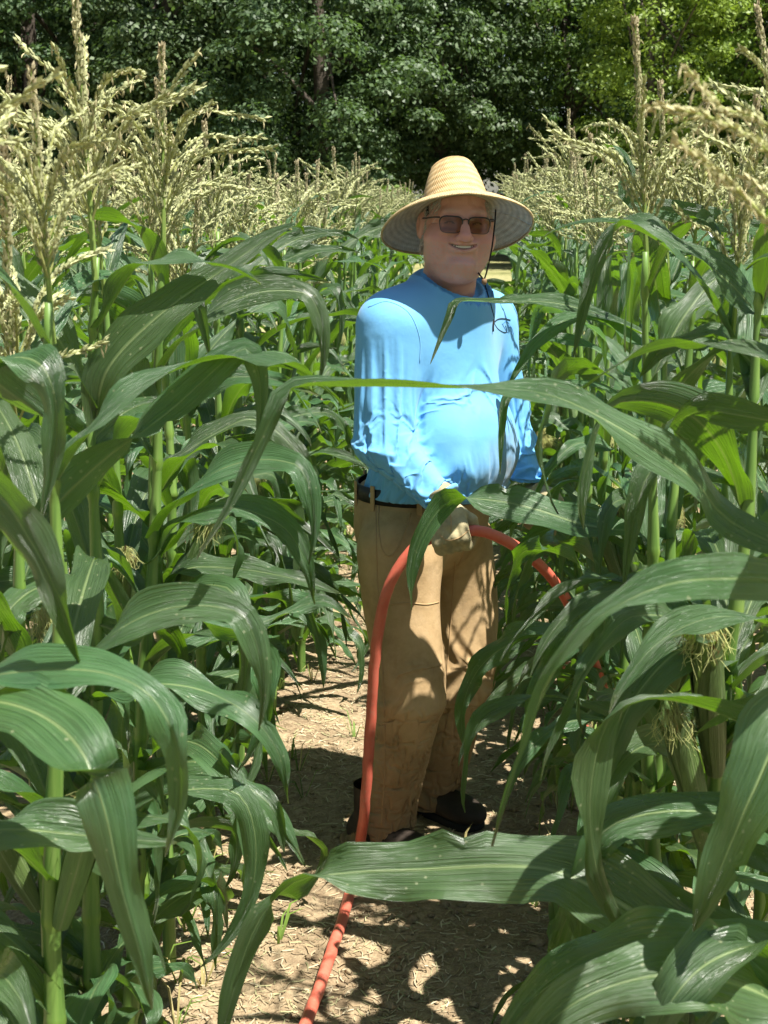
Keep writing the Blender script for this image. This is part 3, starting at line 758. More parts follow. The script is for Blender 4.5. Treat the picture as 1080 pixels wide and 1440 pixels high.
hero_leaf(t, m_, 840, [(260, 800, 2.9), (340, 800, 2.85), (420, 815, 2.8), (480, 835, 2.8)], .075, 'eeCCC', .6, .2)
hero_leaf(t, m_, 930, [(290, 905, 2.95), (380, 870, 2.95), (450, 845, 2.95), (495, 870, 2.95)], .075, 'eeeCC', .8, .25)
hero_leaf(t, m_, 660, [(300, 610, 2.9), (360, 590, 2.88), (420, 640, 2.86), (450, 720, 2.85)], .075, 'eeCCL', .6, .25)

# the rest of the rows
def thin(o, Y):
    return any(abs(o - a) < .3 and abs(Y - b) < .13 for a, b in HERO)
rowset = [(-.70, 'row left of the path'), (.385, 'row right of the path'), (-1.46, 'second row left of the path'), (1.14, 'second row right of the path'),
          (-2.22, 'third row left of the path'), (1.9, 'third row right of the path'), (-2.98, 'fourth row left of the path'), (2.66, 'fourth row right of the path'),
          (-3.74, 'fifth row left of the path')]
FIELD_END = 13.6
PR = np.random.default_rng(404)
for o, rn in rowset:
    Y = 1.2 if abs(o) < .8 else .9; k = 0
    while Y < FIELD_END:
        Y += PR.uniform(.20, .265) if abs(o) < .8 else PR.uniform(.23, .31); oo = o + PR.normal() * .03
        x = lane_x(oo, Y)
        px = 540 + FPX * x / (Y * CP)
        if px < -60 - 560 / Y or px > 1140 + 560 / Y: continue
        if thin(oo, Y): continue
        if abs(o) < .8 and Y < 1.9: continue
        k += 1
        far = Y > 7
        t, _ = corn_plant(x, Y, PR.normal(.985 if Y < 5 else .955, .03) if o < 0 else PR.normal(.975, .035), 'tasselled corn plant, %s from the front in the %s' % (ordinal(k), rn), PR,
                   'corn plants in the rows', nleaf=13 if (abs(o) < 1.6 and Y < 9) else 9, tz=PR.uniform(1.36, 1.54) if (o < 0 and Y < 7) else None, ears=(abs(o) < 1.5 and Y < 7), tillers=15 if (abs(o) < .8 and Y < 5.5) else 8 if abs(o) < 1.6 else 3)
print('corn plants', len(PLANTS), 'objects', len(bpy.data.objects))

# ------------------------------------------------------------------ the man: implicit surfaces meshed on a grid
def surface_nets(F, org, h):
    s = F < 0
    c = [F[i:F.shape[0] - 1 + i, j:F.shape[1] - 1 + j, k:F.shape[2] - 1 + k] for i in (0, 1) for j in (0, 1) for k in (0, 1)]
    cnt = sum((q < 0).astype(np.int8) for q in c)
    act = np.argwhere((cnt > 0) & (cnt < 8))
    val = np.stack([q[act[:, 0], act[:, 1], act[:, 2]] for q in c], 1)
    off = np.array([[i, j, k] for i in (0, 1) for j in (0, 1) for k in (0, 1)], float)
    acc = np.zeros((len(act), 3)); num = np.zeros(len(act))
    for a in range(8):
        for b in range(a + 1, 8):
            if np.abs(off[a] - off[b]).sum() != 1: continue
            m = (val[:, a] < 0) != (val[:, b] < 0)
            t = np.where(m, val[:, a] / np.where(m, val[:, a] - val[:, b], 1), 0)
            acc += m[:, None] * (off[a] + t[:, None] * (off[b] - off[a])); num += m
    verts = (act + acc / num[:, None]) * h + org
    idx = -np.ones(cnt.shape, np.int64); idx[act[:, 0], act[:, 1], act[:, 2]] = np.arange(len(act))
    faces = []
    for ax in range(3):
        sl0 = [slice(None)] * 3; sl1 = [slice(None)] * 3
        sl0[ax] = slice(0, -1); sl1[ax] = slice(1, None)
        d = s[tuple(sl0)] != s[tuple(sl1)]
        e = np.argwhere(d); o1, o2 = [q for q in range(3) if q != ax]
        ok = (e[:, o1] > 0) & (e[:, o2] > 0) & (e[:, o1] < F.shape[o1] - 1) & (e[:, o2] < F.shape[o2] - 1)
        e = e[ok]
        def cell(d1, d2):
            q = e.copy(); q[:, o1] += d1; q[:, o2] += d2
            return idx[q[:, 0], q[:, 1], q[:, 2]]
        quad = np.stack([cell(-1, -1), cell(0, -1), cell(0, 0), cell(-1, 0)], 1)
        inside = s[e[:, 0], e[:, 1], e[:, 2]]
        flip = inside if ax != 1 else ~inside
        quad = np.where(flip[:, None], quad, quad[:, ::-1])
        faces.append(quad[(quad >= 0).all(1)])
    return verts, np.vstack(faces)
def field(lo, hi, h):
    ax = [np.arange(l, u + h, h) for l, u in zip(lo, hi)]
    return np.stack(np.meshgrid(*ax, indexing='ij'), -1).astype(np.float32), np.array([a[0] for a in ax])
def cone(X, a, b, ra, rb):
    a = np.asarray(a, np.float32); b = np.asarray(b, np.float32); d = b - a
    t = np.clip(((X - a) @ d) / (d @ d), 0, 1)
    return np.linalg.norm(X - a - t[..., None] * d, axis=-1) - (ra + (rb - ra) * t)
def ell(X, c, r, R=None):
    q = X - np.asarray(c, np.float32)
    if R is not None: q = q @ np.asarray(R, np.float32)
    r = np.asarray(r, np.float32)
    k0 = np.linalg.norm(q / r, axis=-1); k1 = np.linalg.norm(q / (r * r), axis=-1)
    return k0 * (k0 - 1) / (k1 + 1e-6)
def smin(a, b, k):
    h = np.clip(.5 + .5 * (b - a) / k, 0, 1)
    return b + (a - b) * h - k * h * (1 - h)
def smax(a, b, k): return -smin(-a, -b, k)
def chain(X, pts, rad, k=.02):
    d = None
    for i in range(len(pts) - 1):
        c = cone(X, pts[i], pts[i + 1], rad[i], rad[i + 1]); d = c if d is None else smin(d, c, k)
    return d
def rotz(a): c, s = math.cos(a), math.sin(a); return np.array([[c, -s, 0], [s, c, 0], [0, 0, 1.0]])
def rotx(a): c, s = math.cos(a), math.sin(a); return np.array([[1.0, 0, 0], [0, c, -s], [0, s, c]])
def roty(a): c, s = math.cos(a), math.sin(a); return np.array([[c, 0, s], [0, 1.0, 0], [-s, 0, c]])
def ss(x, a, b): t = np.clip((x - a) / (b - a), 0, 1); return t * t * (3 - 2 * t)

def drape(v, f, S, org, h, depth, scale, pin, seed=None, iters=90, grav=1.6e-4, bend=.035, floor=None, bulge=.013):
    """let a garment settle: edges keep (scaled) lengths, cloth may sink to `depth` below its start shape and no further"""
    v = v.astype(float); x = v.copy(); pv = x.copy(); n = len(v)
    side = np.vstack([f[:, [0, 1]], f[:, [1, 2]], f[:, [2, 3]], f[:, [3, 0]]]); side.sort(1); side = np.unique(side, axis=0)
    dia = np.vstack([f[:, [0, 2]], f[:, [1, 3]]])
    E = np.vstack([side, dia]); a, b = E[:, 0], E[:, 1]
    mid = (v[a] + v[b]) / 2; dv = v[b] - v[a]; L0 = np.linalg.norm(dv, axis=1); rest = L0 * scale(mid, dv / (L0[:, None] + 1e-9))
    cnt = np.bincount(np.r_[a, b], minlength=n)[:, None] + 1e-9
    sa, sb = side[:, 0], side[:, 1]; sc = np.bincount(np.r_[sa, sb], minlength=n)[:, None] + 1e-9
    g = np.stack(np.gradient(S, h), -1).astype(np.float32)
    dep = depth(v)
    if callable(bulge): bulge = bulge(v)
    bulge = np.broadcast_to(np.asarray(bulge, float), (n,))
    def samp(p):
        q = (p - org) / h; i = np.floor(q).astype(int); i = np.clip(i, 0, np.array(S.shape) - 2); t = np.clip(q - i, 0, 1)
        val = 0; gr = 0
        for dx in (0, 1):
            for dy in (0, 1):
                for dz in (0, 1):
                    w = (t[:, 0] if dx else 1 - t[:, 0]) * (t[:, 1] if dy else 1 - t[:, 1]) * (t[:, 2] if dz else 1 - t[:, 2])
                    ii = (i[:, 0] + dx, i[:, 1] + dy, i[:, 2] + dz)
                    val = val + w * S[ii]; gr = gr + w[:, None] * g[ii]
        return val, gr / (np.linalg.norm(gr, axis=1)[:, None] + 1e-6)
    free = ~pin
    rg = np.random.default_rng(1); nr0 = samp(v)[1]
    am = rg.normal(size=n) * .0006 + (0 if seed is None else seed(v))
    x[free] += (nr0 * am[:, None])[free]; pv = x.copy()
    for it in range(iters):
        vel = (x - pv) * .9; pv = x.copy(); x = x + vel; x[:, 2] -= grav
        for k in range(3):
            d = x[b] - x[a]; L = np.linalg.norm(d, axis=1) + 1e-9
            c = (.5 * (L - rest) / L)[:, None] * d
            acc = np.stack([np.bincount(a, c[:, q], n) - np.bincount(b, c[:, q], n) for q in range(3)], 1)
            x += 1.3 * acc / cnt * 2
        D = x - v
        av = np.stack([np.bincount(sa, D[sb, q], n) + np.bincount(sb, D[sa, q], n) for q in range(3)], 1) / sc
        x = v + D * (1 - bend) + av * bend
        val, nr = samp(x)
        lo = val + dep; m = lo < 0; x[m] -= nr[m] * lo[m, None]; pv[m] = x[m]
        hi = val - bulge; m = hi > 0; x[m] -= nr[m] * (hi[m, None] * .7)
        if floor is not None: x[:, 2] = np.maximum(x[:, 2], floor)
        x[pin] = v[pin]
    return x
def cloth_part(name, v, f, mat):
    o = part(name, v, f, mat); md = o.modifiers.new('smooth', 'SUBSURF'); md.levels = 1; md.render_levels = 1
    return o

BY = math.radians(46)                                            # the body turns this far from the camera to the right
FW = np.array([math.sin(BY), -math.cos(BY), 0]); LF = np.array([math.cos(BY), math.sin(BY), 0]); UP = np.array([0, 0, 1.0])
RB = np.stack([LF, FW, UP], 1)                                    # columns: his left, forward, up
PEL = P(602, 735, 3.66)
def Lc(l, f, z): return np.array([PEL[0], PEL[1], 0]) + LF * l + FW * f + UP * z
person = empty('person', (PEL[0], PEL[1], 0))
tag(person, 'man in straw hat, blue long sleeve shirt and tan work trousers holding a red hose', 'person')
def part(name, v, f, mat, parent=None, smooth=True, cols=None, uv=None):
    o = mesh_obj(name, np.asarray(v) - np.array([PEL[0], PEL[1], 0]), f, mat, parent or person, smooth, uv, cols)
    return o
# joints
shR, elR, wrR = P(542, 459, 3.50), P(541, 612, 3.44), P(622, 697, 3.36)
shL, elL, wrL = P(689, 452, 3.84), P(722, 610, 3.84), P(752, 696, 3.74)
hipR, knR, anR = P(560, 775, 3.53), P(580, 955, 3.46), P(540, 1150, 3.56)
hipL, knL, anL = P(648, 775, 3.78), P(646, 945, 3.72), P(608, 1118, 3.80)

M['shirt'] = None
def shirt_material():
    m, nt, out = mat_new('blue_knit')
    tc = nd(nt, 'ShaderNodeTexCoord')
    n = noise(nt, tc.outputs['Object'], 7, 3, .6)
    r = ramp(nt, [(.3, (.12, .38, .68)), (.7, (.16, .44, .74))]); nt.links.new(n.outputs[0], r.inputs[0])
    # smudge of dirt over the belly
    sep = nd(nt, 'ShaderNodeVectorMath', operation='DISTANCE')
    bel = Lc(.06, .22, 1.03) - np.array([PEL[0], PEL[1], 0])
    nt.links.new(tc.outputs['Object'], sep.inputs[0]); sep.inputs[1].default_value = tuple(bel)
    n2 = noise(nt, tc.outputs['Object'], 22, 4, .65)
    msk = math_n(nt, 'MULTIPLY', math_n(nt, 'MAXIMUM', math_n(nt, 'SUBTRACT', 1.0, math_n(nt, 'DIVIDE', sep.outputs['Value'], .15)), 0.0), n2.outputs[0])
    c = mixc(nt, math_n(nt, 'MINIMUM', math_n(nt, 'MULTIPLY', msk, 1.5), .8), r.outputs[0], (.2, .21, .21))
    b = noise(nt, tc.outputs['Object'], 30, 4, .55); w = noise(nt, tc.outputs['Object'], 900, 2, .5)
    h = math_n(nt, 'ADD', b.outputs[0], math_n(nt, 'MULTIPLY', w.outputs[0], .08))
    p = principled(nt, c, .7, .25, bump(nt, h, .18, .006))
    p.inputs['Sheen Weight'].default_value = .15
    nt.links.new(p.outputs[0], out.inputs[0]); return m
M['shirt'] = shirt_material()
def canvas_material():
    m, nt, out = mat_new('tan_canvas')
    tc = nd(nt, 'ShaderNodeTexCoord')
    n = noise(nt, tc.outputs['Object'], 9, 5, .65)
    r = ramp(nt, [(.28, (.28, .185, .09)), (.5, (.42, .29, .15)), (.72, (.5, .355, .2))]); nt.links.new(n.outputs[0], r.inputs[0])
    sx = nd(nt, 'ShaderNodeSeparateXYZ'); nt.links.new(tc.outputs['Object'], sx.inputs[0])
    low = math_n(nt, 'MAXIMUM', math_n(nt, 'SUBTRACT', 1.0, math_n(nt, 'MULTIPLY', sx.outputs[2], 2.6)), 0.0)   # soil rubbed into the legs' ends
    c = mixc(nt, math_n(nt, 'MULTIPLY', low, .75), r.outputs[0], (.14, .085, .05))
    w = noise(nt, tc.outputs['Object'], 700, 2, .5); b = noise(nt, tc.outputs['Object'], 45, 4, .6)
    h = math_n(nt, 'ADD', b.outputs[0], math_n(nt, 'MULTIPLY', w.outputs[0], .15))
    p = principled(nt, c, .85, .15, bump(nt, h, .35, .005)); nt.links.new(p.outputs[0], out.inputs[0]); return m
M['canvas'] = canvas_material()
M['skin'] = attr_mat('skin', .45, .45, 0, 420, .45, .0012, .1)
M['belt'] = simple('black_leather', (.012, .012, .013), .45, .4, 30, .3, 60, .3, .002)
M['glove'] = simple('work_glove_leather', (.33, .285, .165), .75, .2, 25, .35, 55, .5, .003)
M['boot'] = simple('dark_boot_leather', (.03, .022, .016), .6, .3, 20, .4, 40, .4, .003)
M['sole'] = simple('rubber_sole', (.015, .014, .013), .8, .2)
M['stitch'] = simple('tan_stitching', (.4, .27, .14), .85, .1)
M['cord'] = simple('black_cord', (.012, .011, .011), .7, .2)
M['bead'] = simple('wood_bead', (.2, .12, .06), .6, .3)

# ---- shirt
h = .0062
allp = np.array([shR, elR, wrR, shL, elL, wrL, Lc(0, .26, 1.1), Lc(0, -.2, 1.1), Lc(0, 0, .93), Lc(0, 0, 1.56)])
X, org = field(allp.min(0) - .13, allp.max(0) + .1, h)
body = ell(X, Lc(0, .0, 1.0), (.185, .15, .16), RB)
body = smin(body, ell(X, Lc(.0, .075, 1.10), (.195, .165, .19), RB), .06)
body = smin(body, ell(X, Lc(0, .005, 1.29), (.205, .15, .2), RB), .07)
body = smin(body, cone(X, shR + [.035, .02, -.005], shL - [.03, .02, .005], .082, .078), .07)
col_c = P(638, 399, 3.615); col_n = FW * .5 + UP * .88; col_n /= np.linalg.norm(col_n)
body = smin(body, cone(X, col_c - UP * .04, shR + [.022, .012, .02], .082, .068), .05)
body = smin(body, cone(X, col_c - UP * .04, shL + [-.02, -.012, .016], .082, .068), .05)
body = smin(body, cone(X, col_c - col_n * .03, Lc(0, .03, 1.30), .082, .13), .06)
x_, y_, z_ = X[..., 0], X[..., 1], X[..., 2]
wn1 = np.sin(x_ * 19 + 1) * np.sin(y_ * 17) * np.sin(z_ * 15)
body -= .004 * wn1
def sleeve(S, E, W_, r, sd):
    a = cone(X, S, E, r[0], r[1]); b = cone(X, E, W_, r[1], r[2])
    d = smin(a, b, .04)
    return d
slR = sleeve(shR, elR, wrR, (.075, .073, .047), 0.)
slL = sleeve(shL, elL, wrL, (.076, .064, .045), 2.)
F = smin(body, slR, .03); F = smin(F, slL, .03)
# neck opening, hem, cuffs cut clean
nd_ = (X - col_c.astype(np.float32)) @ col_n.astype(np.float32)
tor = X - col_c.astype(np.float32); rr_ = np.sqrt(np.maximum((tor ** 2).sum(-1) - nd_ ** 2, 0))
F = np.where(rr_ < .105, smax(F, nd_ + .004, .008), F)
F = smin(F, np.sqrt((rr_ - .079) ** 2 + (np.maximum(np.abs(nd_) - .006, 0)) ** 2) - .0055, .006)
F = smax(F, .975 - z_, .004)
S0 = F.copy()
for E, W_ in ((elR, wrR), (elL, wrL)):
    fa = (W_ - E) / np.linalg.norm(W_ - E)
    near = np.linalg.norm(X - W_.astype(np.float32), axis=-1) < .09
    F = np.where(near, smax(F, (X - W_.astype(np.float32)) @ fa.astype(np.float32) - .012, .004), F)
v, f = surface_nets(F, org, h)
def arm_t(p, S, E): d = E - S; t = ((p - S) @ d) / (d @ d); r = np.linalg.norm(p - S - t[:, None] * d, axis=1); return t, r, d / np.linalg.norm(d)
def limb(p):
    out = []
    for S, E, W_ in ((shR, elR, wrR), (shL, elL, wrL)):
        tu, ru, du = arm_t(p, S, E); tf, rf, df = arm_t(p, E, W_)
        out.append(((ru < .1) & (tu > .04) & (tu < 1.0) & (ru < rf + .03), du, (rf < .085) & (tf > -.1), df, tf))
    return out
def sh_depth(p):
    d = np.full(len(p), .010); d = np.where(p[:, 2] > 1.36, .003, d); d = np.where(p[:, 2] < 1.16, .013, d)
    for u, du, fo, df, tf in limb(p): d = np.where(u, .022, d); d = np.where(fo, .02, d)
    return d
def sh_scale(p, dr):
    s_ = np.full(len(p), 1.015)
    zz = np.abs(dr[:, 2]); hz = 1 - zz
    s_ = np.where(p[:, 2] < 1.3, 1.01 + .075 * hz + .02 * zz, s_); s_ = np.where(p[:, 2] < 1.14, 1.01 + .13 * hz + .01 * zz, s_)
    s_ = np.where(p[:, 2] > 1.43, 1.0, s_)
    for u, du, fo, df, tf in limb(p):
        al = np.abs(dr @ du); s_ = np.where(u, 1.01 + .02 * al + .15 * (1 - al), s_)
        al = np.abs(dr @ df); s_ = np.where(fo & ~u, 1.02 + .20 * al + .02 * (1 - al), s_)
    return s_
rel_c = v - col_c; hc_ = rel_c @ col_n; rc_ = np.sqrt(np.maximum((rel_c ** 2).sum(1) - hc_ ** 2, 0))
pin = (rc_ < .112) & (hc_ > -.045) | (v[:, 2] < .983)
for E, W_ in ((elR, wrR), (elL, wrL)):
    tf, rf, df = arm_t(v, E, W_); pin |= (tf > 1.0) & (rf < .08)
def lown(p, k, sd): return vnoise(p[:, 0] * k, p[:, 1] * k, p[:, 2] * k, sd)
def sh_seed(p):
    q = p - np.array([PEL[0], PEL[1], 0]); l, fo, z = q @ LF, q @ FW, q[:, 2]; thv = np.arctan2(l, fo)
    w1 = lown(p, 8, 3); w2 = lown(p, 13, 8)
    fan = np.arctan2((thv - .12) * .2, np.maximum(z - .88, .01))
    d = .010 * np.sin(fan * 20 + w1 * 1.2) * (1 - ss(z, 1.02, 1.25)) * ss(fo, -.06, .06)
    d += .006 * np.sin(thv * 18 + w1 * 2) * (1 - ss(z, .98, 1.12)) * (1 - ss(fo, -.02, .08))
    d += .010 * np.sin((l * .75 + (z - 1.2) * .95) * 70 + w1 * 2.2) * ss(z, 1.02, 1.1) * (1 - ss(z, 1.32, 1.4)) * (1 - ss(l, -.02, .14)) * ss(fo, -.05, .1) * (.3 + w2)
    for u, du, fr, df, tf in limb(p):
        sd_ = np.cross(du, [0, 1, 0]); sd_ /= np.linalg.norm(sd_)
        d = np.where(u, .012 * np.sin((p @ sd_) * 185 + w1 * 2.2) * (.65 + .6 * w2), d)
        sf = np.cross(df, [0, 1, 0]); sf /= np.linalg.norm(sf)
        d = np.where(fr & ~u, .012 * np.sin(tf * 26 + (p @ sf) * 45 + w1 * 3.4) * (.6 + .6 * w2), d)
    return d
def sh_bulge(p):
    b = np.full(len(p), .0035); b = np.where(p[:, 2] < 1.04, .012, b)
    for u, du, fr, df, tf in limb(p): b = np.where(u, .003, b); b = np.where(fr & ~u, .005, b)
    return b
v = drape(v, f, S0, org, h, sh_depth, sh_scale, pin, sh_seed, bend=.05, bulge=sh_bulge, iters=70, grav=9e-5)
shirt = cloth_part('shirt', v, f, M['shirt'])
shirt_bvh = BVHTree.FromPolygons([Vector(p) for p in v], [tuple(q) for q in f])
def on_surface(bvh, px, py, proud=.002):
    o = Vector((0, 0, CAM_H)); d = (Vector(P(px, py, 4.0)) - o).normalized()
    hit = bvh.ray_cast(o, d)
    return None if hit[0] is None else np.array(hit[0] - d * proud)
def trail(name, bvh, path, r, mat, parent, proud=.0, n=26):
    pp = spline([(a, b) for a, b in path], n); pts = [on_surface(bvh, a, b, proud) for a, b in pp]
    pts = [p for p in pts if p is not None]
    # drop jumps across silhouettes
    keep = [pts[0]] if pts else []
    for p in pts[1:]:
        if np.linalg.norm(p - keep[-1]) < .06: keep.append(p)
    if len(keep) < 3: return None
    vv, ff = tube(np.array(keep), r, 6); return part(name, vv, ff, mat, parent)
M['logo'] = simple('navy_print', (.05, .2, .5), .7, .2)
for k, path in enumerate(([(707, 456), (711, 452), (716, 455), (714, 461)], [(706, 455), (710, 462), (714, 468)], [(718, 458), (719, 464), (719, 469)], [(714, 461), (719, 460), (722, 470)])):
    trail('chest_print', shirt_bvh, path, .0008, M['logo'], shirt, .0002, 8)
trail('collar_seam', shirt_bvh, [(585, 378), (610, 398), (640, 414), (668, 418), (684, 408)], .0010, M['shirt'], shirt, -.0004)
trail('shoulder_seam', shirt_bvh, [(518, 432), (545, 424), (575, 440), (590, 475), (590, 510)], .0016, M['shirt'], shirt, -.0004)

# ---- trousers
h = .0072
allp = np.array([hipR, knR, anR, hipL, knL, anL, Lc(.2, .2, 1.0), Lc(-.2, -.2, 1.0), Lc(0, 0, 0)])
lo, hi = allp.min(0) - .14, allp.max(0) + .12; lo[2], hi[2] = .0, 1.03
X, org = field(lo, hi, h); x_, y_, z_ = X[..., 0], X[..., 1], X[..., 2]
F = ell(X, Lc(0, -.01, .93), (.188, .165, .19), RB)
F = smin(F, ell(X, Lc(0, -.065, .86), (.17, .12, .15), RB), .06)
wn1 = np.sin(x_ * 21 + 1) * np.sin(y_ * 19) * np.sin(z_ * 14)
hemR = anR + np.array([-.03, -.01, -.075]); hemL = anL + np.array([-.02, 0, -.075])
for S, K, A, Hm in ((hipR, knR, anR, hemR), (hipL, knL, anL, hemL)):
    d = cone(X, S, K, .112, .088); d = smin(d, cone(X, K, A, .088, .074), .05); d = smin(d, cone(X, A, Hm, .074, .088), .04)
    F = smin(F, d, .03)
F = F - .004 * wn1
F = smax(F, z_ - .985, .004); S0 = F.copy(); F = smax(F, .03 - z_, .004)
v, f = surface_nets(F, org, h)
def tr_depth(p): return np.where(p[:, 2] > .86, .004, .022)
def tr_scale(p, dr):
    zz = np.abs(dr[:, 2]); hz = 1 - zz; t = np.clip((.88 - p[:, 2]) / .2, 0, 1)
    s_ = 1.01 + t * (.10 * zz + .07 * hz)
    s_ = s_ + np.where(p[:, 2] < .3, .16 * zz, 0) + .07 * zz * np.exp(-((p[:, 2] - .5) / .09) ** 2)
    return s_
def tr_seed(p):
    w1 = lown(p, 8, 13); w2 = lown(p, 14, 18); q = p[:, 0] * .5 - p[:, 1] * .6; z = p[:, 2]
    d = .009 * np.sin(z * 62 + q * 30 + w1 * 3) * (np.exp(-((z - .5) / .1) ** 2) * .8 + (1 - ss(z, .2, .34))) * (.6 + .6 * w2)
    d += .006 * np.sin(z * 40 + q * 55 + w1 * 2.6) * ss(z, .5, .62) * (1 - ss(z, .8, .9)) * (.3 + w2)
    d += .006 * np.sin(q * 60 + z * 9 + w1 * 2.4) * ss(z, .2, .3) * (1 - ss(z, .4, .5)) * (.3 + w2)
    return d
v = drape(v, f, S0, org, h, tr_depth, tr_scale, (v[:, 2] > .93) | (v[:, 2] < .034), tr_seed, floor=.03, bulge=.005, bend=.025)
trousers = cloth_part('trousers', v, f, M['canvas'])
tb = BVHTree.FromPolygons([Vector(p) for p in v], [tuple(q) for q in f])
tv = v
trail('pocket_seam', tb, [(533, 712), (532, 740), (537, 772), (546, 782), (556, 776), (568, 752), (578, 722)], .0022, M['stitch'], trousers)
trail('side_seam', tb, [(528, 708), (530, 790), (534, 880), (540, 980), (541, 1080), (536, 1160)], .002, M['stitch'], trousers, n=60)
trail('inner_seam', tb, [(640, 790), (637, 830), (632, 900), (626, 970)], .002, M['stitch'], trousers, n=40)
trail('fly_seam', tb, [(655, 752), (652, 775), (645, 795)], .002, M['stitch'], trousers)
trail('knee_seam', tb, [(548, 850), (575, 848), (600, 850), (620, 846)], .0018, M['stitch'], trousers)
# belt: ring that follows the waist
ring = []
zc = .972
for a in np.linspace(0, 2 * math.pi, 72, endpoint=False):
    d = LF * math.cos(a) + FW * math.sin(a); o0 = Vector(Lc(0, 0, zc) + d * .5)
    hit = tb.ray_cast(o0, Vector(-d)); ring.append(np.array(hit[0]) if hit[0] else Lc(0, 0, zc) + d * .17)
ring = np.array(ring); ctr = ring.mean(0); B = Buf(); n = len(ring)
V = []
for p in ring:
    d = (p - ctr); d[2] = 0; d /= np.linalg.norm(d); p = p.copy(); p[2] = zc
    for rr, zz in ((.001, -.02), (.0075, -.0195), (.0085, 0), (.0075, .0195), (.001, .02)): V.append(p + d * rr + [0, 0, zz])
fc = [(i * 5 + j, ((i + 1) % n) * 5 + j, ((i + 1) % n) * 5 + j + 1, i * 5 + j + 1) for i in range(n) for j in range(4)]
belt = part('belt', V, fc, M['belt'])
bb = BVHTree.FromPolygons([Vector(p) for p in V], fc)
for a in (-2.55, -1.75, -.7, .55, 1.2, 1.95, 2.6, 3.3):
    k = int((a % (2 * math.pi)) / (2 * math.pi) * n) % n; p = ring[k]; d = p - ctr; d[2] = 0; d /= np.linalg.norm(d)
    tdir = np.cross(UP, d); R3 = np.stack([tdir, d, UP], 1)
    vv, ff = box(np.array([p[0], p[1], zc - .004]) + d * .0115, np.array([.0065, .0018, .032]), R3)
    part('belt_loop', vv, ff, M['canvas'], trousers, False)

# ---- boots
for A, Hm, nm in ((anR, hemR, 'r'), (anL, hemL, 'l')):
    fd = FW * .95 + np.array([.22, -.1, 0]) * (1 if nm == 'r' else .2); fd /= np.linalg.norm(fd); sd = np.cross(UP, fd)
    hl = np.array([Hm[0], Hm[1], 0]); R3 = np.stack([sd, fd, UP], 1)
    X, org = field(hl + [-.26, -.28, -.01], hl + [.28, .26, .19], .005)
    F = cone(X, hl + UP * .075, hl + UP * .2, .05, .052)
    F = smin(F, ell(X, hl - fd * .035 + UP * .045, (.038, .05, .05), R3), .03)
    F = smin(F, ell(X, hl + fd * .07 + UP * .045, (.046, .1, .045), R3), .04)
    F = smin(F, ell(X, hl + fd * .15 + UP * .04, (.05, .065, .038), R3), .03)
    F = smax(F, .022 - X[..., 2], .004)
    v, f = surface_nets(F, org, .005); bt = part('boot', v, f, M['boot'])
    S = cone(X, hl - fd * .035, hl + fd * .04, .043, .04); S = smin(S, cone(X, hl + fd * .04, hl + fd * .15, .042, .055), .02)
    S = smax(S, np.abs(X[..., 2] - .012) - .012, .003)
    v, f = surface_nets(S, org, .005); part('sole', v, f, M['sole'], bt)
    for q in range(4):
        c0 = hl + fd * (.05 + .024 * q) + UP * (.098 - .012 * q)
        vv, ff = tube(spline([c0 - sd * .025 - UP * .008, c0 + UP * .004, c0 + sd * .025 - UP * .008], 6), .0025, 5); part('lace', vv, ff, M['cord'], bt)

# ---- hands in leather gloves
HOSE_R = .0138
gA, gB = P(604, 757, 3.32), P(670, 746, 3.30)
GR = (gA + gB) / 2
def fist(G, ax, upv, wrist, mirror, fr=.0125):
    e1 = ax / np.linalg.norm(ax); e3 = upv - e1 * (upv @ e1); e3 /= np.linalg.norm(e3); e2 = np.cross(e1, e3)
    if e2[1] > 0: e2 = -e2                                        # towards the camera
    Q = lambda a, b, c: G + e1 * a + e2 * b + e3 * c
    lo = np.minimum(G, wrist) - .09; hi = np.maximum(G, wrist) + .09
    X, org = field(lo, hi, .0028)
    F = cone(X, wrist, Q(-.005, .02, .045), .034, .034)
    F = smin(F, cone(X, Q(-.028, .026, .04), Q(-.03, .036, .008), .020, .015), .015)
    F = smin(F, cone(X, Q(.0, .027, .045), Q(.002, .04, .010), .021, .016), .015)
    F = smin(F, cone(X, Q(.022, .026, .04), Q(.03, .036, .010), .020, .015), .015)
    for i in range(4):
        a = (i - 1.5) * .0205 * mirror; ln = (.9, 1.0, 1.0, .86)[i]; j = .003 * ((i * 7) % 3 - 1)
        pts = [Q(a, .037, .008), Q(a * 1.04, .037 * ln, -.021 + j), Q(a * 1.02, .012, -.036 * ln + j), Q(a, -.016 * ln, -.028), Q(a * .97, -.026 * ln, -.008)]
        F = smin(F, chain(X, pts, [fr * 1.12, fr * 1.02, fr, fr * .95, fr * .8], .004), .0045)
    m = mirror
    F = smin(F, chain(X, [Q(.022 * m, .01, .05), Q(.047 * m, -.006, .028), Q(.05 * m, -.022, .004), Q(.04 * m, -.022, -.018)], [.017, .0155, .014, .0115], .006), .008)
    F = F - .001 * np.sin(X[..., 0] * 190) * np.sin(X[..., 1] * 210) * np.sin(X[..., 2] * 170)
    # cuff ring
    d = (Q(-.005, .02, .045) - wrist); d /= np.linalg.norm(d)
    hh = (X - wrist.astype(np.float32)) @ d.astype(np.float32); rr = np.sqrt(np.maximum(((X - wrist.astype(np.float32)) ** 2).sum(-1) - hh ** 2, 0))
    F = smin(F, np.sqrt((rr - .037) ** 2 + (hh - .012) ** 2) - .0045, .004)
    v, f = surface_nets(F, org, .0028)
    return part('glove', v, f, M['glove'])
gl = fist(GR, gB - gA, wrR - GR, wrR, 1, .0142)
gbv = BVHTree.FromPolygons([Vector(p.co) + Vector((PEL[0], PEL[1], 0)) for p in gl.data.vertices], [tuple(p.vertices) for p in gl.data.polygons])
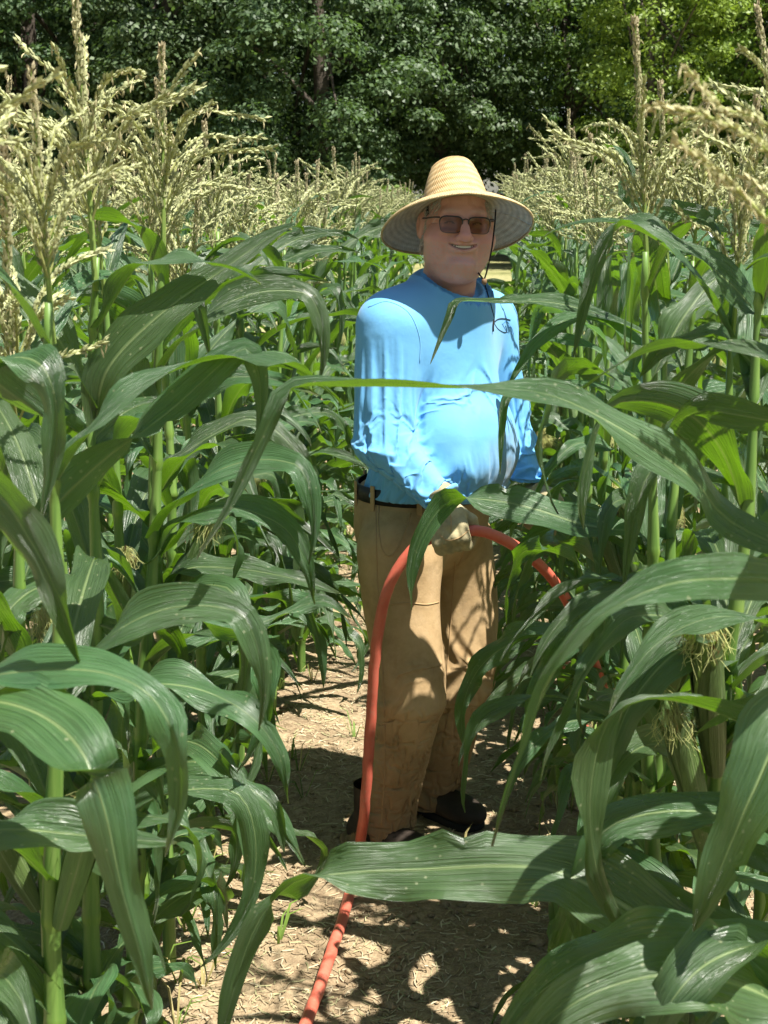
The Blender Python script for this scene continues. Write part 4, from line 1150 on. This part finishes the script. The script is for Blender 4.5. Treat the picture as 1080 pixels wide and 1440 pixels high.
trail('knuckle_seam', gbv, [(618, 752), (630, 760), (648, 755), (662, 742)], .0014, M['stitch'], gl, .0006)
trail('back_seam', gbv, [(628, 712), (634, 728), (634, 748)], .0012, M['stitch'], gl, .0006)
GL2 = P(765, 728, 3.70)
fist(GL2, np.array([.9, -.3, -.25]), wrL - GL2, wrL, -1)

# ---- head and neck
HY = math.radians(9); HC = P(642, 313, 3.565)
RH = rotz(HY) @ rotx(math.radians(-2)) @ np.diag([1.0, -1.0, 1.0])   # columns: his left, forward, up
RH = RH @ roty(math.radians(2.5))
def Hd(x, y, z): return HC + RH @ np.array([x, y, z])
h = .0026
Xl, ol = field((-.105, -.13, -.27), (.105, .145, .15), h)
E = lambda c, r: ell(Xl, c, r)
Cn = lambda a, b, r1, r2: cone(Xl, a, b, r1, r2)
F = E((0, -.012, .035), (.082, .1, .1))
F = smin(F, E((0, .022, -.043), (.069, .068, .082)), .03)
for s in (-1, 1):
    F = smin(F, E((s * .048, .048, -.043), (.036, .037, .034)), .02)          # cheek
    F = smin(F, E((s * .043, .014, -.082), (.029, .044, .034)), .03)           # jowl
F = smin(F, E((0, .074, -.101), (.03, .022, .020)), .014)
F = smax(F, -Cn((-.018, .1, -.083), (.018, .1, -.083), .006, .006), .01)                      # chin
F = smin(F, E((0, .034, -.122), (.05, .05, .028)), .025)                    # soft under-chin
nkl = RH.T @ (col_c - col_n * .05 - HC)
F = smin(F, Cn((0, -.025, -.07), tuple(nkl), .061, .067), .03)        # neck
F = smin(F, Cn((-.042, .078, .02), (.042, .078, .02), .013, .013), .016)      # brow
for s in (-1, 1):
    F = smax(F, -(np.linalg.norm(Xl - np.array((s * .032, .106, -.002), np.float32), axis=-1) - .021), .014)
    F = smin(F, E((s * .032, .0705, .0), (.0135, .0135, .0125)), .003)        # eyeball
    F = smin(F, Cn((s * .018, .0825, .005), (s * .046, .075, .004), .0058, .005), .004)   # upper lid
    F = smin(F, Cn((s * .020, .0815, -.0085), (s * .044, .0765, -.0075), .005, .0045), .005)
    F = smin(F, E((s * .036, .079, -.024), (.02, .009, .007)), .008)          # bag below the eye
F = smin(F, Cn((0, .083, .012), (0, .113, -.032), .0085, .0125), .014)        # nose
F = smin(F, E((0, .113, -.036), (.0145, .0125, .012)), .006)
for s in (-1, 1):
    F = smin(F, E((s * .0135, .1, -.039), (.0085, .0105, .008)), .006)
    F = smax(F, -E((s * .0065, .107, -.0475), (.0035, .005, .004)), .003)
    F = smax(F, -(Cn((s * .019, .0985, -.040), (s * .036, .0865, -.060), .0022, .0026)), .008)
    F = smax(F, -(Cn((s * .036, .0865, -.060), (s * .040, .076, -.082), .0026, .0012)), .008)
    for q in range(3): F = smax(F, -Cn((s * .056, .062, .004 - .009 * q), (s * .067, .046, .010 - .014 * q), .0012, .0008), .003)   # smile crease
    F = smin(F, E((s * .081, -.012, -.01), (.011, .022, .034)), .008)         # ear
    F = smax(F, -E((s * .092, -.006, -.008), (.006, .011, .019)), .004)
mx = np.abs(Xl[..., 0])
F = smin(F, E((0, .084, -.057), (.034, .014, .017)), .012)
zl = -.0605 + 8 * mx ** 2; yl = .0965 - 11 * mx ** 2
lipU = np.sqrt((Xl[..., 1] - yl + .001) ** 2 + (Xl[..., 2] - zl - .0048) ** 2 + np.maximum(mx - .029, 0) ** 2) - (.0040 - .05 * mx)
lipL = np.sqrt((Xl[..., 1] - yl + .001) ** 2 + (Xl[..., 2] - zl + .0072) ** 2 + np.maximum(mx - .025, 0) ** 2) - (.0048 - .06 * mx)
F = smin(F, lipU, .005); F = smin(F, lipL, .006)
slit = np.sqrt(((Xl[..., 1] - yl - .004) / 2.2) ** 2 + (Xl[..., 2] - zl) ** 2 + np.maximum(mx - .03, 0) ** 2) - (.0052 - .08 * mx)
F = smax(F, -slit, .0012)
HT = math.radians(24)
RHat = rotz(HY - .06) @ np.diag([1.0, -1.0, 1.0]) @ rotx(HT) @ roty(math.radians(-1.5))      # tipped back: front edge up
HATC = P(641, 299, 3.575)
zh = ((Xl @ RH.T.astype(np.float32) + (HC - HATC).astype(np.float32)) @ RHat.astype(np.float32))[..., 2]
F = smax(F, zh - .012, .004)
F = F - .0007 * np.sin(Xl[..., 0] * 170) * np.sin(Xl[..., 1] * 150) * np.sin(Xl[..., 2] * 160)
v, f = surface_nets(F, ol, h)
wide = 1 + .06 * ss(-v[:, 2], -.04, .0)                        # broad lower face
ax_ = np.abs(v[:, 0])
base = np.array([.6, .315, .26])
cols = np.repeat(base[None], len(v), 0)
def paint(mask, c):
    global cols
    m = np.clip(mask, 0, 1)[:, None]; cols = cols * (1 - m) + np.array(c) * m
g = lambda c, r: np.exp(-(((v - np.array(c)) / np.array(r)) ** 2).sum(1))
for s in (-1, 1): paint(.6 * g((s * .045, .075, -.045), (.025, .03, .022)), (.52, .19, .14))
paint(.6 * g((0, .115, -.036), (.016, .02, .015)), (.54, .19, .145))
zlv = -.0605 + 8 * ax_ ** 2
lip = (np.abs(v[:, 2] - zlv + .001) < .0098 - .22 * ax_) & (v[:, 1] > .08) & (ax_ < .029)
paint(.6 * lip, (.43, .17, .145))
paint(.95 * ((np.abs(v[:, 2] - zlv) < .0032) & (v[:, 1] > .07) & (v[:, 1] < .0945 - 9 * ax_ ** 2) & (ax_ < .026)), (.08, .03, .025))
for s in (-1, 1):
    paint(.5 * g((s * .034, .09, .026), (.018, .02, .0045)), (.36, .3, .26))
    paint(.9 * (np.abs(v[:, 0] - s * .032) < .0115) * (v[:, 1] > .074) * (np.abs(v[:, 2] + .0018 + 30 * (v[:, 0] - s * .032) ** 2 - .001) < .0019), (.07, .04, .035))
    paint(.5 * g((s * .032, .08, .004), (.016, .02, .006)), (.36, .17, .14))
paint(.25 * (vnoise(v[:, 0] * 90, v[:, 1] * 90, v[:, 2] * 90, 9) > .45), (.42, .19, .13))
paint(.35 * (v[:, 2] < -.1), (.48, .215, .155))
stub = (v[:, 2] < -.05) & (v[:, 2] > -.135) & (v[:, 1] > .0)
paint(.3 * stub * (vnoise(v[:, 0] * 330, v[:, 1] * 330, v[:, 2] * 330, 19) > -.1), (.42, .34, .3))
body_o = part('body', (v * np.stack([wide, np.ones_like(wide), np.ones_like(wide)], 1)) @ RH.T + HC, f, M['skin'], cols=cols)
# teeth
M['teeth'] = simple('teeth', (.62, .56, .47), .35, .5)
B = Buf()
for i in range(-4, 5):
    xx = i * .0052; vv, ff = box(np.array([xx, 0.0918 - 11 * xx * xx, -.0588 + 8 * xx * xx]), np.array([.0025, .0022, .0034])); B.add(vv, ff)
part('teeth', B.verts() @ RH.T + HC, B.f, M['teeth'], body_o, False)
# hair: short grey fringe below the hat, in strands
M['hair'] = attr_mat('grey_hair', .6, .3)
B = Buf(); hr = np.random.default_rng(8)
for i in range(3200):
    s = -1 if i % 2 else 1
    a = hr.uniform(-.15, 1.0); z = hr.uniform(-.055 - .03 * max(0, a - .2), .055)
    y = .045 - a * .14; z = z if y < .02 else max(z, -.012)
    xx = .081 * math.sqrt(max(0.02, 1 - ((y + .012) / .104) ** 2))
    p = np.array([s * xx, y, z]); d = np.array([s * .25, -.55, -.8]) + hr.normal(size=3) * .22; d /= np.linalg.norm(d)
    q = np.array([p - d * .004, p + d * .005 + [s * .002, 0, 0], p + d * .012])
    vv, ff = tube(q, [.0006, .0006, .0002], 3, False); B.add(vv, ff, np.array([.6, .58, .55]) * hr.uniform(.55, 1.2))
part('hair', B.verts() @ RH.T + HC, B.f, M['hair'], cols=B.cols())

# ---- glasses
M['frame'] = simple('dark_metal_frame', (.02, .015, .015), .35, .6)
def lens_material():
    m, nt, out = mat_new('brown_tinted_lens')
    t = nd(nt, 'ShaderNodeBsdfTransparent'); t.inputs[0].default_value = (.52, .4, .34, 1)
    g_ = nd(nt, 'ShaderNodeBsdfGlossy'); g_.inputs['Roughness'].default_value = .04
    fr = nd(nt, 'ShaderNodeFresnel'); fr.inputs[0].default_value = 1.5
    mx = nd(nt, 'ShaderNodeMixShader'); nt.links.new(fr.outputs[0], mx.inputs[0]); nt.links.new(t.outputs[0], mx.inputs[1]); nt.links.new(g_.outputs[0], mx.inputs[2])
    nt.links.new(mx.outputs[0], out.inputs[0]); return m
M['lens'] = lens_material()
gls = empty('glasses', (0, 0, 0)); gls.parent = person
def lens_outline(s, n=28):
    P2 = []
    for a in np.linspace(0, 2 * math.pi, n, endpoint=False):
        c, q = math.cos(a), math.sin(a)
        x = .0275 * np.sign(c) * abs(c) ** .55; z = .0195 * np.sign(q) * abs(q) ** .55
        if q < 0: x *= .93
        X0 = s * .0345 + x; y = .1045 - 2.6 * (abs(X0) - .01) ** 2 if abs(X0) > .01 else .1045
        P2.append((X0, y, -.008 + z))
    return np.array(P2)
for s in (-1, 1):
    o_ = lens_outline(s); cc = o_.mean(0)
    V = np.vstack([o_ @ RH.T + HC, [Hd(*(cc + [0, .001, 0]))]]); n = len(o_)
    part('lens', V, [(i, (i + 1) % n, n) for i in range(n)], M['lens'], gls)
    cl = np.vstack([o_, o_[:1]]) @ RH.T + HC
    top = np.array([p[2] > -.006 for p in np.vstack([o_, o_[:1]])])
    vv, ff = tube(cl, np.where(top, .0018, .0009), 6, False); part('frame', vv, ff, M['frame'], gls)
    tm = spline([Hd(s * .061, .097, .008), Hd(s * .074, .088, .008), Hd(s * .0835, .04, .006), Hd(s * .0865, -.012, .004), Hd(s * .084, -.035, -.02)], 16)
    vv, ff = tube(tm, .0019, 6); part('temple', vv, ff, M['frame'], gls)
vv, ff = tube(spline([Hd(-.0085, .1045, .003), Hd(0, .1085, .006), Hd(.0085, .1045, .003)], 8), .0016, 6); part('bridge', vv, ff, M['frame'], gls)

# ---- straw hat
def straw_material(nm, cols3):
    m, nt, out = mat_new(nm)
    uv = nd(nt, 'ShaderNodeUVMap'); sp = nd(nt, 'ShaderNodeSeparateXYZ'); nt.links.new(uv.outputs[0], sp.inputs[0])
    def wave(vec, sc):
        w = nd(nt, 'ShaderNodeTexWave', wave_type='BANDS', bands_direction='X', wave_profile='SIN')
        w.inputs['Scale'].default_value = sc; w.inputs['Distortion'].default_value = .6; w.inputs['Detail'].default_value = 1.5
        nt.links.new(vec, w.inputs['Vector']); return w.outputs['Fac']
    def cmb(a, b):
        c = nd(nt, 'ShaderNodeCombineXYZ'); nt.links.new(a, c.inputs[0]); nt.links.new(b, c.inputs[1]); return c.outputs[0]
    d1 = cmb(math_n(nt, 'ADD', math_n(nt, 'MULTIPLY', sp.outputs[0], 8.0), math_n(nt, 'MULTIPLY', sp.outputs[1], 2.0)), sp.outputs[1])
    d2 = cmb(math_n(nt, 'SUBTRACT', math_n(nt, 'MULTIPLY', sp.outputs[0], 8.0), math_n(nt, 'MULTIPLY', sp.outputs[1], 2.0)), sp.outputs[1])
    d3 = cmb(sp.outputs[1], sp.outputs[0])
    a, b, c = wave(d1, .75), wave(d2, .62), wave(d3, .75)
    hgt = math_n(nt, 'ADD', math_n(nt, 'MULTIPLY', math_n(nt, 'MAXIMUM', a, b), .6), math_n(nt, 'MULTIPLY', c, .55))
    r = ramp(nt, list(zip((.2, .55, .95), cols3))); nt.links.new(hgt, r.inputs[0])
    tc = nd(nt, 'ShaderNodeTexCoord'); n = noise(nt, tc.outputs['Object'], 60, 3, .6)
    r2 = ramp(nt, [(.3, (.8, .78, .74)), (.7, (1.12, 1.1, 1.05))]); nt.links.new(n.outputs[0], r2.inputs[0])
    col = mixc(nt, 1.0, r.outputs[0], r2.outputs[0], 'MULTIPLY')
    bn = bump(nt, hgt, .9, .0025)
    p = principled(nt, col, .6, .3, bn)
    t = nd(nt, 'ShaderNodeBsdfTranslucent'); t.inputs[0].default_value = (.5, .36, .18, 1)
    mx = nd(nt, 'ShaderNodeMixShader'); mx.inputs[0].default_value = .10
    nt.links.new(p.outputs[0], mx.inputs[1]); nt.links.new(t.outputs[0], mx.inputs[2])
    # tiny gaps in the weave let light through
    gp = nd(nt, 'ShaderNodeTexVoronoi', feature='F1'); gp.inputs['Scale'].default_value = 1.0
    c6 = cmb(math_n(nt, 'MULTIPLY', sp.outputs[0], 60.0), math_n(nt, 'MULTIPLY', sp.outputs[1], 12.0)); nt.links.new(c6, gp.inputs['Vector'])
    hole = math_n(nt, 'LESS_THAN', gp.outputs['Distance'], .10)
    tr_ = nd(nt, 'ShaderNodeBsdfTransparent'); m2 = nd(nt, 'ShaderNodeMixShader')
    nt.links.new(math_n(nt, 'MULTIPLY', hole, .8), m2.inputs[0]); nt.links.new(mx.outputs[0], m2.inputs[1]); nt.links.new(tr_.outputs[0], m2.inputs[2])
    nt.links.new(m2.outputs[0], out.inputs[0]); return m
M['straw'] = straw_material('woven_straw', [(.5, .31, .12), (.66, .46, .21), (.74, .57, .31)])
M['straw_bounce_lit'] = straw_material('woven_straw_underside_bounce_lit', [(.42, .37, .3), (.56, .51, .43), (.65, .6, .52)])  # paler inner straw, with bounce light under the brim put into its grey
hat = empty('straw_hat', (0, 0, 0)); hat.parent = person
def hatp(A): return np.asarray(A) @ RHat.T + HATC
na = 96; ang = np.linspace(0, 2 * math.pi, na + 1)
def oval(a, t): return np.array([math.cos(a) * (.0835 + (.186 - .0835) * t), math.sin(a) * (.1 + (.19 - .1) * t)])
V, UV = [], []
nr_ = 22
for i in range(nr_):
    t = i / (nr_ - 1)
    for a in ang:
        x, y = oval(a, t)
        ripple = .0025 * math.sin(3 * a + 1) * t * t
        z = -.006 * t - .026 * t ** 2.2 - .012 * t * t * abs(math.cos(a)) + ripple + .0011 * math.sin(t * 62)
        V.append((x, y, z)); UV.append((a / 6.283 * 10, t * 3.2))
brimf = [(i * (na + 1) + j, (i + 1) * (na + 1) + j, (i + 1) * (na + 1) + j + 1, i * (na + 1) + j + 1) for i in range(nr_ - 1) for j in range(na)]
brim = part('brim', hatp(V), brimf, M['straw_bounce_lit'], hat, True, None, UV)
sm_ = brim.modifiers.new('thickness', 'SOLIDIFY'); sm_.thickness = .0028; brim.data.materials.append(M['straw']); sm_.material_offset = 1
V2 = np.array([(*oval(a, 1.0), -.006 - .026 - .012 * abs(math.cos(a)) + .0025 * math.sin(3 * a + 1) + .0011 * math.sin(62)) for a in ang])
vv, ff = tube(hatp(V2), .0028, 6, False); part('brim_edge', vv, ff, M['straw'], hat, True, None, np.stack([np.repeat(ang * 3, 6), np.tile(np.linspace(0, .2, 6), na + 1)], 1))
V, UV = [], []; nc = 26
for i in range(nc):
    t = i / (nc - 1)
    for a in ang:
        c, s = math.cos(a), math.sin(a)
        side = min(t / .72, 1.0); top = max(0.0, (t - .72) / .28)
        k = 1.03 - .27 * side - .12 * side ** 3
        fx, fy = .0835 * k, .1 * k
        pin = 1 - .16 * side ** 2 * max(0, s) ** 1.4 * abs(c) ** .5       # pinched front
        x = c * fx * pin * (1 - top ** 1.8); y = s * fy * (1 - top ** 1.8)
        z = .115 * side ** .95 * (1 + .05 * s) + .006 * math.sin(top * math.pi / 2)
        z -= .026 * math.exp(-(x / .02) ** 2) * top ** .7 * (1.0 if y > -.05 else .6)
        z += .0010 * math.sin(side * 46 + a * 2) * (1 - top)
        V.append((x, y, z)); UV.append((a / 6.283 * 6, t * 4.2))
crf = [(i * (na + 1) + j, i * (na + 1) + j + 1, (i + 1) * (na + 1) + j + 1, (i + 1) * (na + 1) + j) for i in range(nc - 1) for j in range(na)]
crn = part('crown', hatp(V), crf, M['straw'], hat, True, None, UV)
V = []
for a in ang:
    x, y = oval(a, -.02)
    for z in (.002, -.008, -.02): V.append((x * 1.0, y * 1.0, z))
part('headband', hatp(V), [(i * 3 + j, (i + 1) * 3 + j, (i + 1) * 3 + j + 1, i * 3 + j + 1) for i in range(na) for j in range(2) if math.sin(ang[i]) < .45], M['cord'], hat)
# chin cord with bead, loose ends on the chest
q1 = [P(697, 295, 3.52), P(696, 312, 3.49), P(691.5, 350, 3.47), P(684, 384, 3.47), P(680, 394, 3.476)]
vv, ff = tube(spline(q1, 20), .0021, 6); part('chin_cord', vv, ff, M['cord'], hat)
q1 = [P(590, 292, 3.60), P(597, 330, 3.60), P(630, 385, 3.52), P(660, 390, 3.5), P(679, 391, 3.48)]
bd = P(681, 396, 3.475)
vv, ff = tube(spline([P(671, 381, 3.53), P(675, 387, 3.49), P(680, 393, 3.476)], 8), .0021, 6); part('chin_cord', vv, ff, M['cord'], hat)
vv, ff = tube([bd - [0, 0, .008], bd - [0, 0, .003], bd + [0, 0, .004], bd + [0, 0, .008]], [.003, .0065, .0065, .003], 10); part('bead', vv, ff, M['bead'], hat)
for path, rr in (([(682, 400), (686, 414), (691, 432), (695, 448), (694, 455)], .0015), ([(694, 454), (700, 449), (708, 448), (718, 450)], .0012), ([(694, 453), (700, 462), (708, 467), (713, 466), (711, 458)], .0008)):
    trail('cord_end', shirt_bvh, path, rr, M['cord'], hat, .0015, 16)
trail('cord_knot', shirt_bvh, [(694, 450), (693, 458), (693, 466)], .0035, M['cord'], hat, .003, 8)

# ------------------------------------------------------------------ hose
def hose_material():
    m, nt, out = mat_new('red_rubber_hose')
    tc = nd(nt, 'ShaderNodeTexCoord'); n = noise(nt, tc.outputs['Object'], 14, 4, .6); n2 = noise(nt, tc.outputs['Object'], 90, 3, .6)
    r = ramp(nt, [(.3, (.5, .1, .06)), (.6, (.6, .14, .09)), (.8, (.62, .22, .15))]); nt.links.new(n.outputs[0], r.inputs[0])
    d = ramp(nt, [(.55, (0, 0, 0)), (.75, (1, 1, 1))]); nt.links.new(n2.outputs[0], d.inputs[0])
    c = mixc(nt, math_n(nt, 'MULTIPLY', d.outputs[0], .35), r.outputs[0], (.4, .24, .16))
    p = principled(nt, c, .42, .45, bump(nt, n2.outputs[0], .15, .002)); nt.links.new(p.outputs[0], out.inputs[0]); return m
M['hose'] = hose_material()
def gp(px, py, lift=HOSE_R):
    a = math.atan((py - 720) / FPX) + PITCH
    Y = (CAM_H - lift) / math.tan(a); return P(px, py, Y)
hj = np.random.default_rng(2)
hp = [gp(360, 1600), gp(400, 1510), gp(436, 1425), gp(463, 1350), gp(486, 1275), gp(503, 1205), P(513, 1130, 3.40), P(521, 1020, 3.37), P(528, 920, 3.34), P(543, 835, 3.32), P(572, 782, 3.32), gA, GR, gB,
      P(700, 755, 3.33), P(735, 775, 3.38), P(770, 806, 3.46), P(803, 855, 3.52), P(835, 930, 3.6), P(860, 1010, 3.72), np.r_[P(880, 1090, 3.86)[:2], .05], np.array([.66, 4.15, HOSE_R + .008]), np.array([.67, 4.9, HOSE_R + .006]), np.array([.72, 6.0, HOSE_R + .008])]
for i in (0, 1, 2, 3, 4, 5): hp[i][2] = float(ground_z(hp[i][0], hp[i][1])) + HOSE_R
hs_ = spline(hp, 170); hs_[5:60] += hj.normal(size=(55, 3)) * [.0007, .0007, .0]
vv, ff = tube(hs_, HOSE_R * (1 + .02 * np.sin(np.arange(170) * .7)), 14)
hose = mesh_obj('hose', vv, ff, M['hose']); tag(hose, 'red rubber hose held by the man, trailing along the path', 'hose')

# ------------------------------------------------------------------ tassel branches of the nearest plant, upper right
t, m_ = NEARP
inv = np.linalg.inv(m_); B = Buf(); tg = np.random.default_rng(3)
root = P(1165, 420, 1.36); st = (m_ @ np.array([0, 0, 1.58, 1]))[:3]
v, f = tube(spline([st, (st + root) / 2 + [.01, 0, .01], root], 8), .0045, 7); B.add(v, f, STEM)
for br in ([(1150, 330, 1.34), (1085, 218, 1.30), (1000, 166, 1.27), (917, 149, 1.25)], [(1155, 310, 1.36), (1085, 182, 1.34), (1012, 150, 1.32), (968, 98, 1.31)],
           [(1150, 400, 1.33), (1062, 292, 1.29), (1000, 236, 1.27), (952, 196, 1.26)], [(1160, 300, 1.36), (1150, 150, 1.36), (1145, 40, 1.36)], [(1170, 380, 1.4), (1105, 300, 1.45), (1050, 250, 1.48)]):
    c = spline([root] + [P(*q) for q in br], 26)
    v, f = tube(c, np.linspace(.0026, .0011, 26), 6); B.add(v, f, (.36, .4, .13))
    spikelets(B, c[5:], tg, 620, .0105, .0024, (.5, .53, .26), .36, (.52, .48, .26), .55)
vv = B.verts() @ inv[:3, :3].T + inv[:3, 3]
obj_of('tassel', make_mesh('tassel', vv, B.f, M['tassel'], smooth=False, cols=B.cols()), t)

# ------------------------------------------------------------------ litter and weeds on the path
M['litter'] = attr_mat('dry_litter', .85, .15)
def strips(n, lo, hi, oy, rng, pal, zl):
    Y = 1.9 + (oy - 1.9) * rng.random(n) ** 1.5; o = rng.uniform(-1.15, .85, n); x = o + LANE * Y
    a = rng.uniform(0, 6.283, n); L = rng.uniform(lo, hi, n); w = rng.uniform(.0006, .0017, n)
    d = np.stack([np.cos(a), np.sin(a)], 1); pr = np.stack([-d[:, 1], d[:, 0]], 1)
    bend = rng.normal(size=n) * .25
    V = np.empty((n, 6, 3))
    for j, tt in enumerate((-.5, 0, .5)):
        cx = x + d[:, 0] * L * tt + pr[:, 0] * bend * L * (abs(tt) * 2) * .4; cy = Y + d[:, 1] * L * tt + pr[:, 1] * bend * L * (abs(tt) * 2) * .4
        cz = ground_z(cx, cy) + .0015 + zl * rng.random(n)
        for k, sg in enumerate((-1, 1)):
            V[:, j * 2 + k, 0] = cx + pr[:, 0] * w * sg; V[:, j * 2 + k, 1] = cy + pr[:, 1] * w * sg; V[:, j * 2 + k, 2] = cz + sg * w * .5
    i = np.arange(n)[:, None] * 6
    F = np.concatenate([i + np.array([[0, 1, 3, 2]]), i + np.array([[2, 3, 5, 4]])], 1).reshape(-1, 4)
    C = np.array(pal)[rng.integers(len(pal), size=n)] * rng.uniform(.75, 1.2, (n, 1))
    return V.reshape(-1, 3), F, np.repeat(C, 6, 0)
lr = np.random.default_rng(12)
v, f, c = strips(42000, .006, .04, 7.5, lr, [(.4, .32, .2), (.34, .26, .15), (.46, .39, .26), (.26, .19, .11), (.32, .3, .16)], .004)
tag(mesh_obj('straw_litter', v, f, M['litter'], cols=c), 'dry straw and clippings scattered over the soil path', kind='stuff')
# clods
ico = np.array([[0, 0, 1], [.9, 0, .2], [.28, .85, .2], [-.72, .53, .25], [-.7, -.55, .2], [.3, -.86, .2], [0, 0, -.5]])
icf = [(0, 1, 2), (0, 2, 3), (0, 3, 4), (0, 4, 5), (0, 5, 1), (6, 2, 1), (6, 3, 2), (6, 4, 3), (6, 5, 4), (6, 1, 5)]
B = Buf()
for i in range(1500):
    Y = 1.9 + 5 * lr.random() ** 1.4; x = lane_x(lr.uniform(-1.1, .8), Y); r = lr.uniform(.004, .016) * (1 if lr.random() < .9 else 1.8)
    vv = ico * lr.uniform(.7, 1.3, (7, 1)) * r * [1, 1, .7] @ rotz(lr.uniform(0, 6)).T + [x, Y, float(ground_z(x, Y))]
    B.add(vv, icf)
tag(mesh_obj('soil_clods', B.verts(), B.f, M['soil'], smooth=True), 'small dry soil clods lying on the path', kind='stuff')
# weeds: narrow grass blades in loose tufts along the row feet
M['grass'] = attr_mat('weed_grass', .6, .3, .3)
B = Buf()
for i in range(170):
    Y = 2.1 + 5.5 * lr.random() ** 1.3; o = lr.choice([-.62, .33]) + lr.normal() * .13 if lr.random() < .95 else lr.uniform(-.6, .3)
    x = lane_x(o, Y); z0 = float(ground_z(x, Y)); nb = int(lr.integers(3, 9))
    for b in range(nb):
        a = lr.uniform(0, 6.283); L = lr.uniform(.04, .16); d = np.array([math.cos(a), math.sin(a), 0]); sp = np.array([-d[1], d[0], 0])
        c0 = np.array([x, Y, z0]) + d * .006
        pts = [c0, c0 + d * L * .25 + UP * L * .55, c0 + d * L * .75 + UP * L * .55]
        w = lr.uniform(.0015, .004)
        vv = [pts[0] - sp * w, pts[0] + sp * w, pts[1] - sp * w * .9, pts[1] + sp * w * .9, pts[2]]
        B.add(vv, [(0, 1, 3, 2), (2, 3, 4)], np.array((.14, .22, .04) if lr.random() < .7 else (.4, .34, .14)) * lr.uniform(.7, 1.3))
tag(mesh_obj('weeds', B.verts(), B.f, M['grass'], cols=B.cols()), 'thin grassy weeds growing along the path edges', kind='stuff')
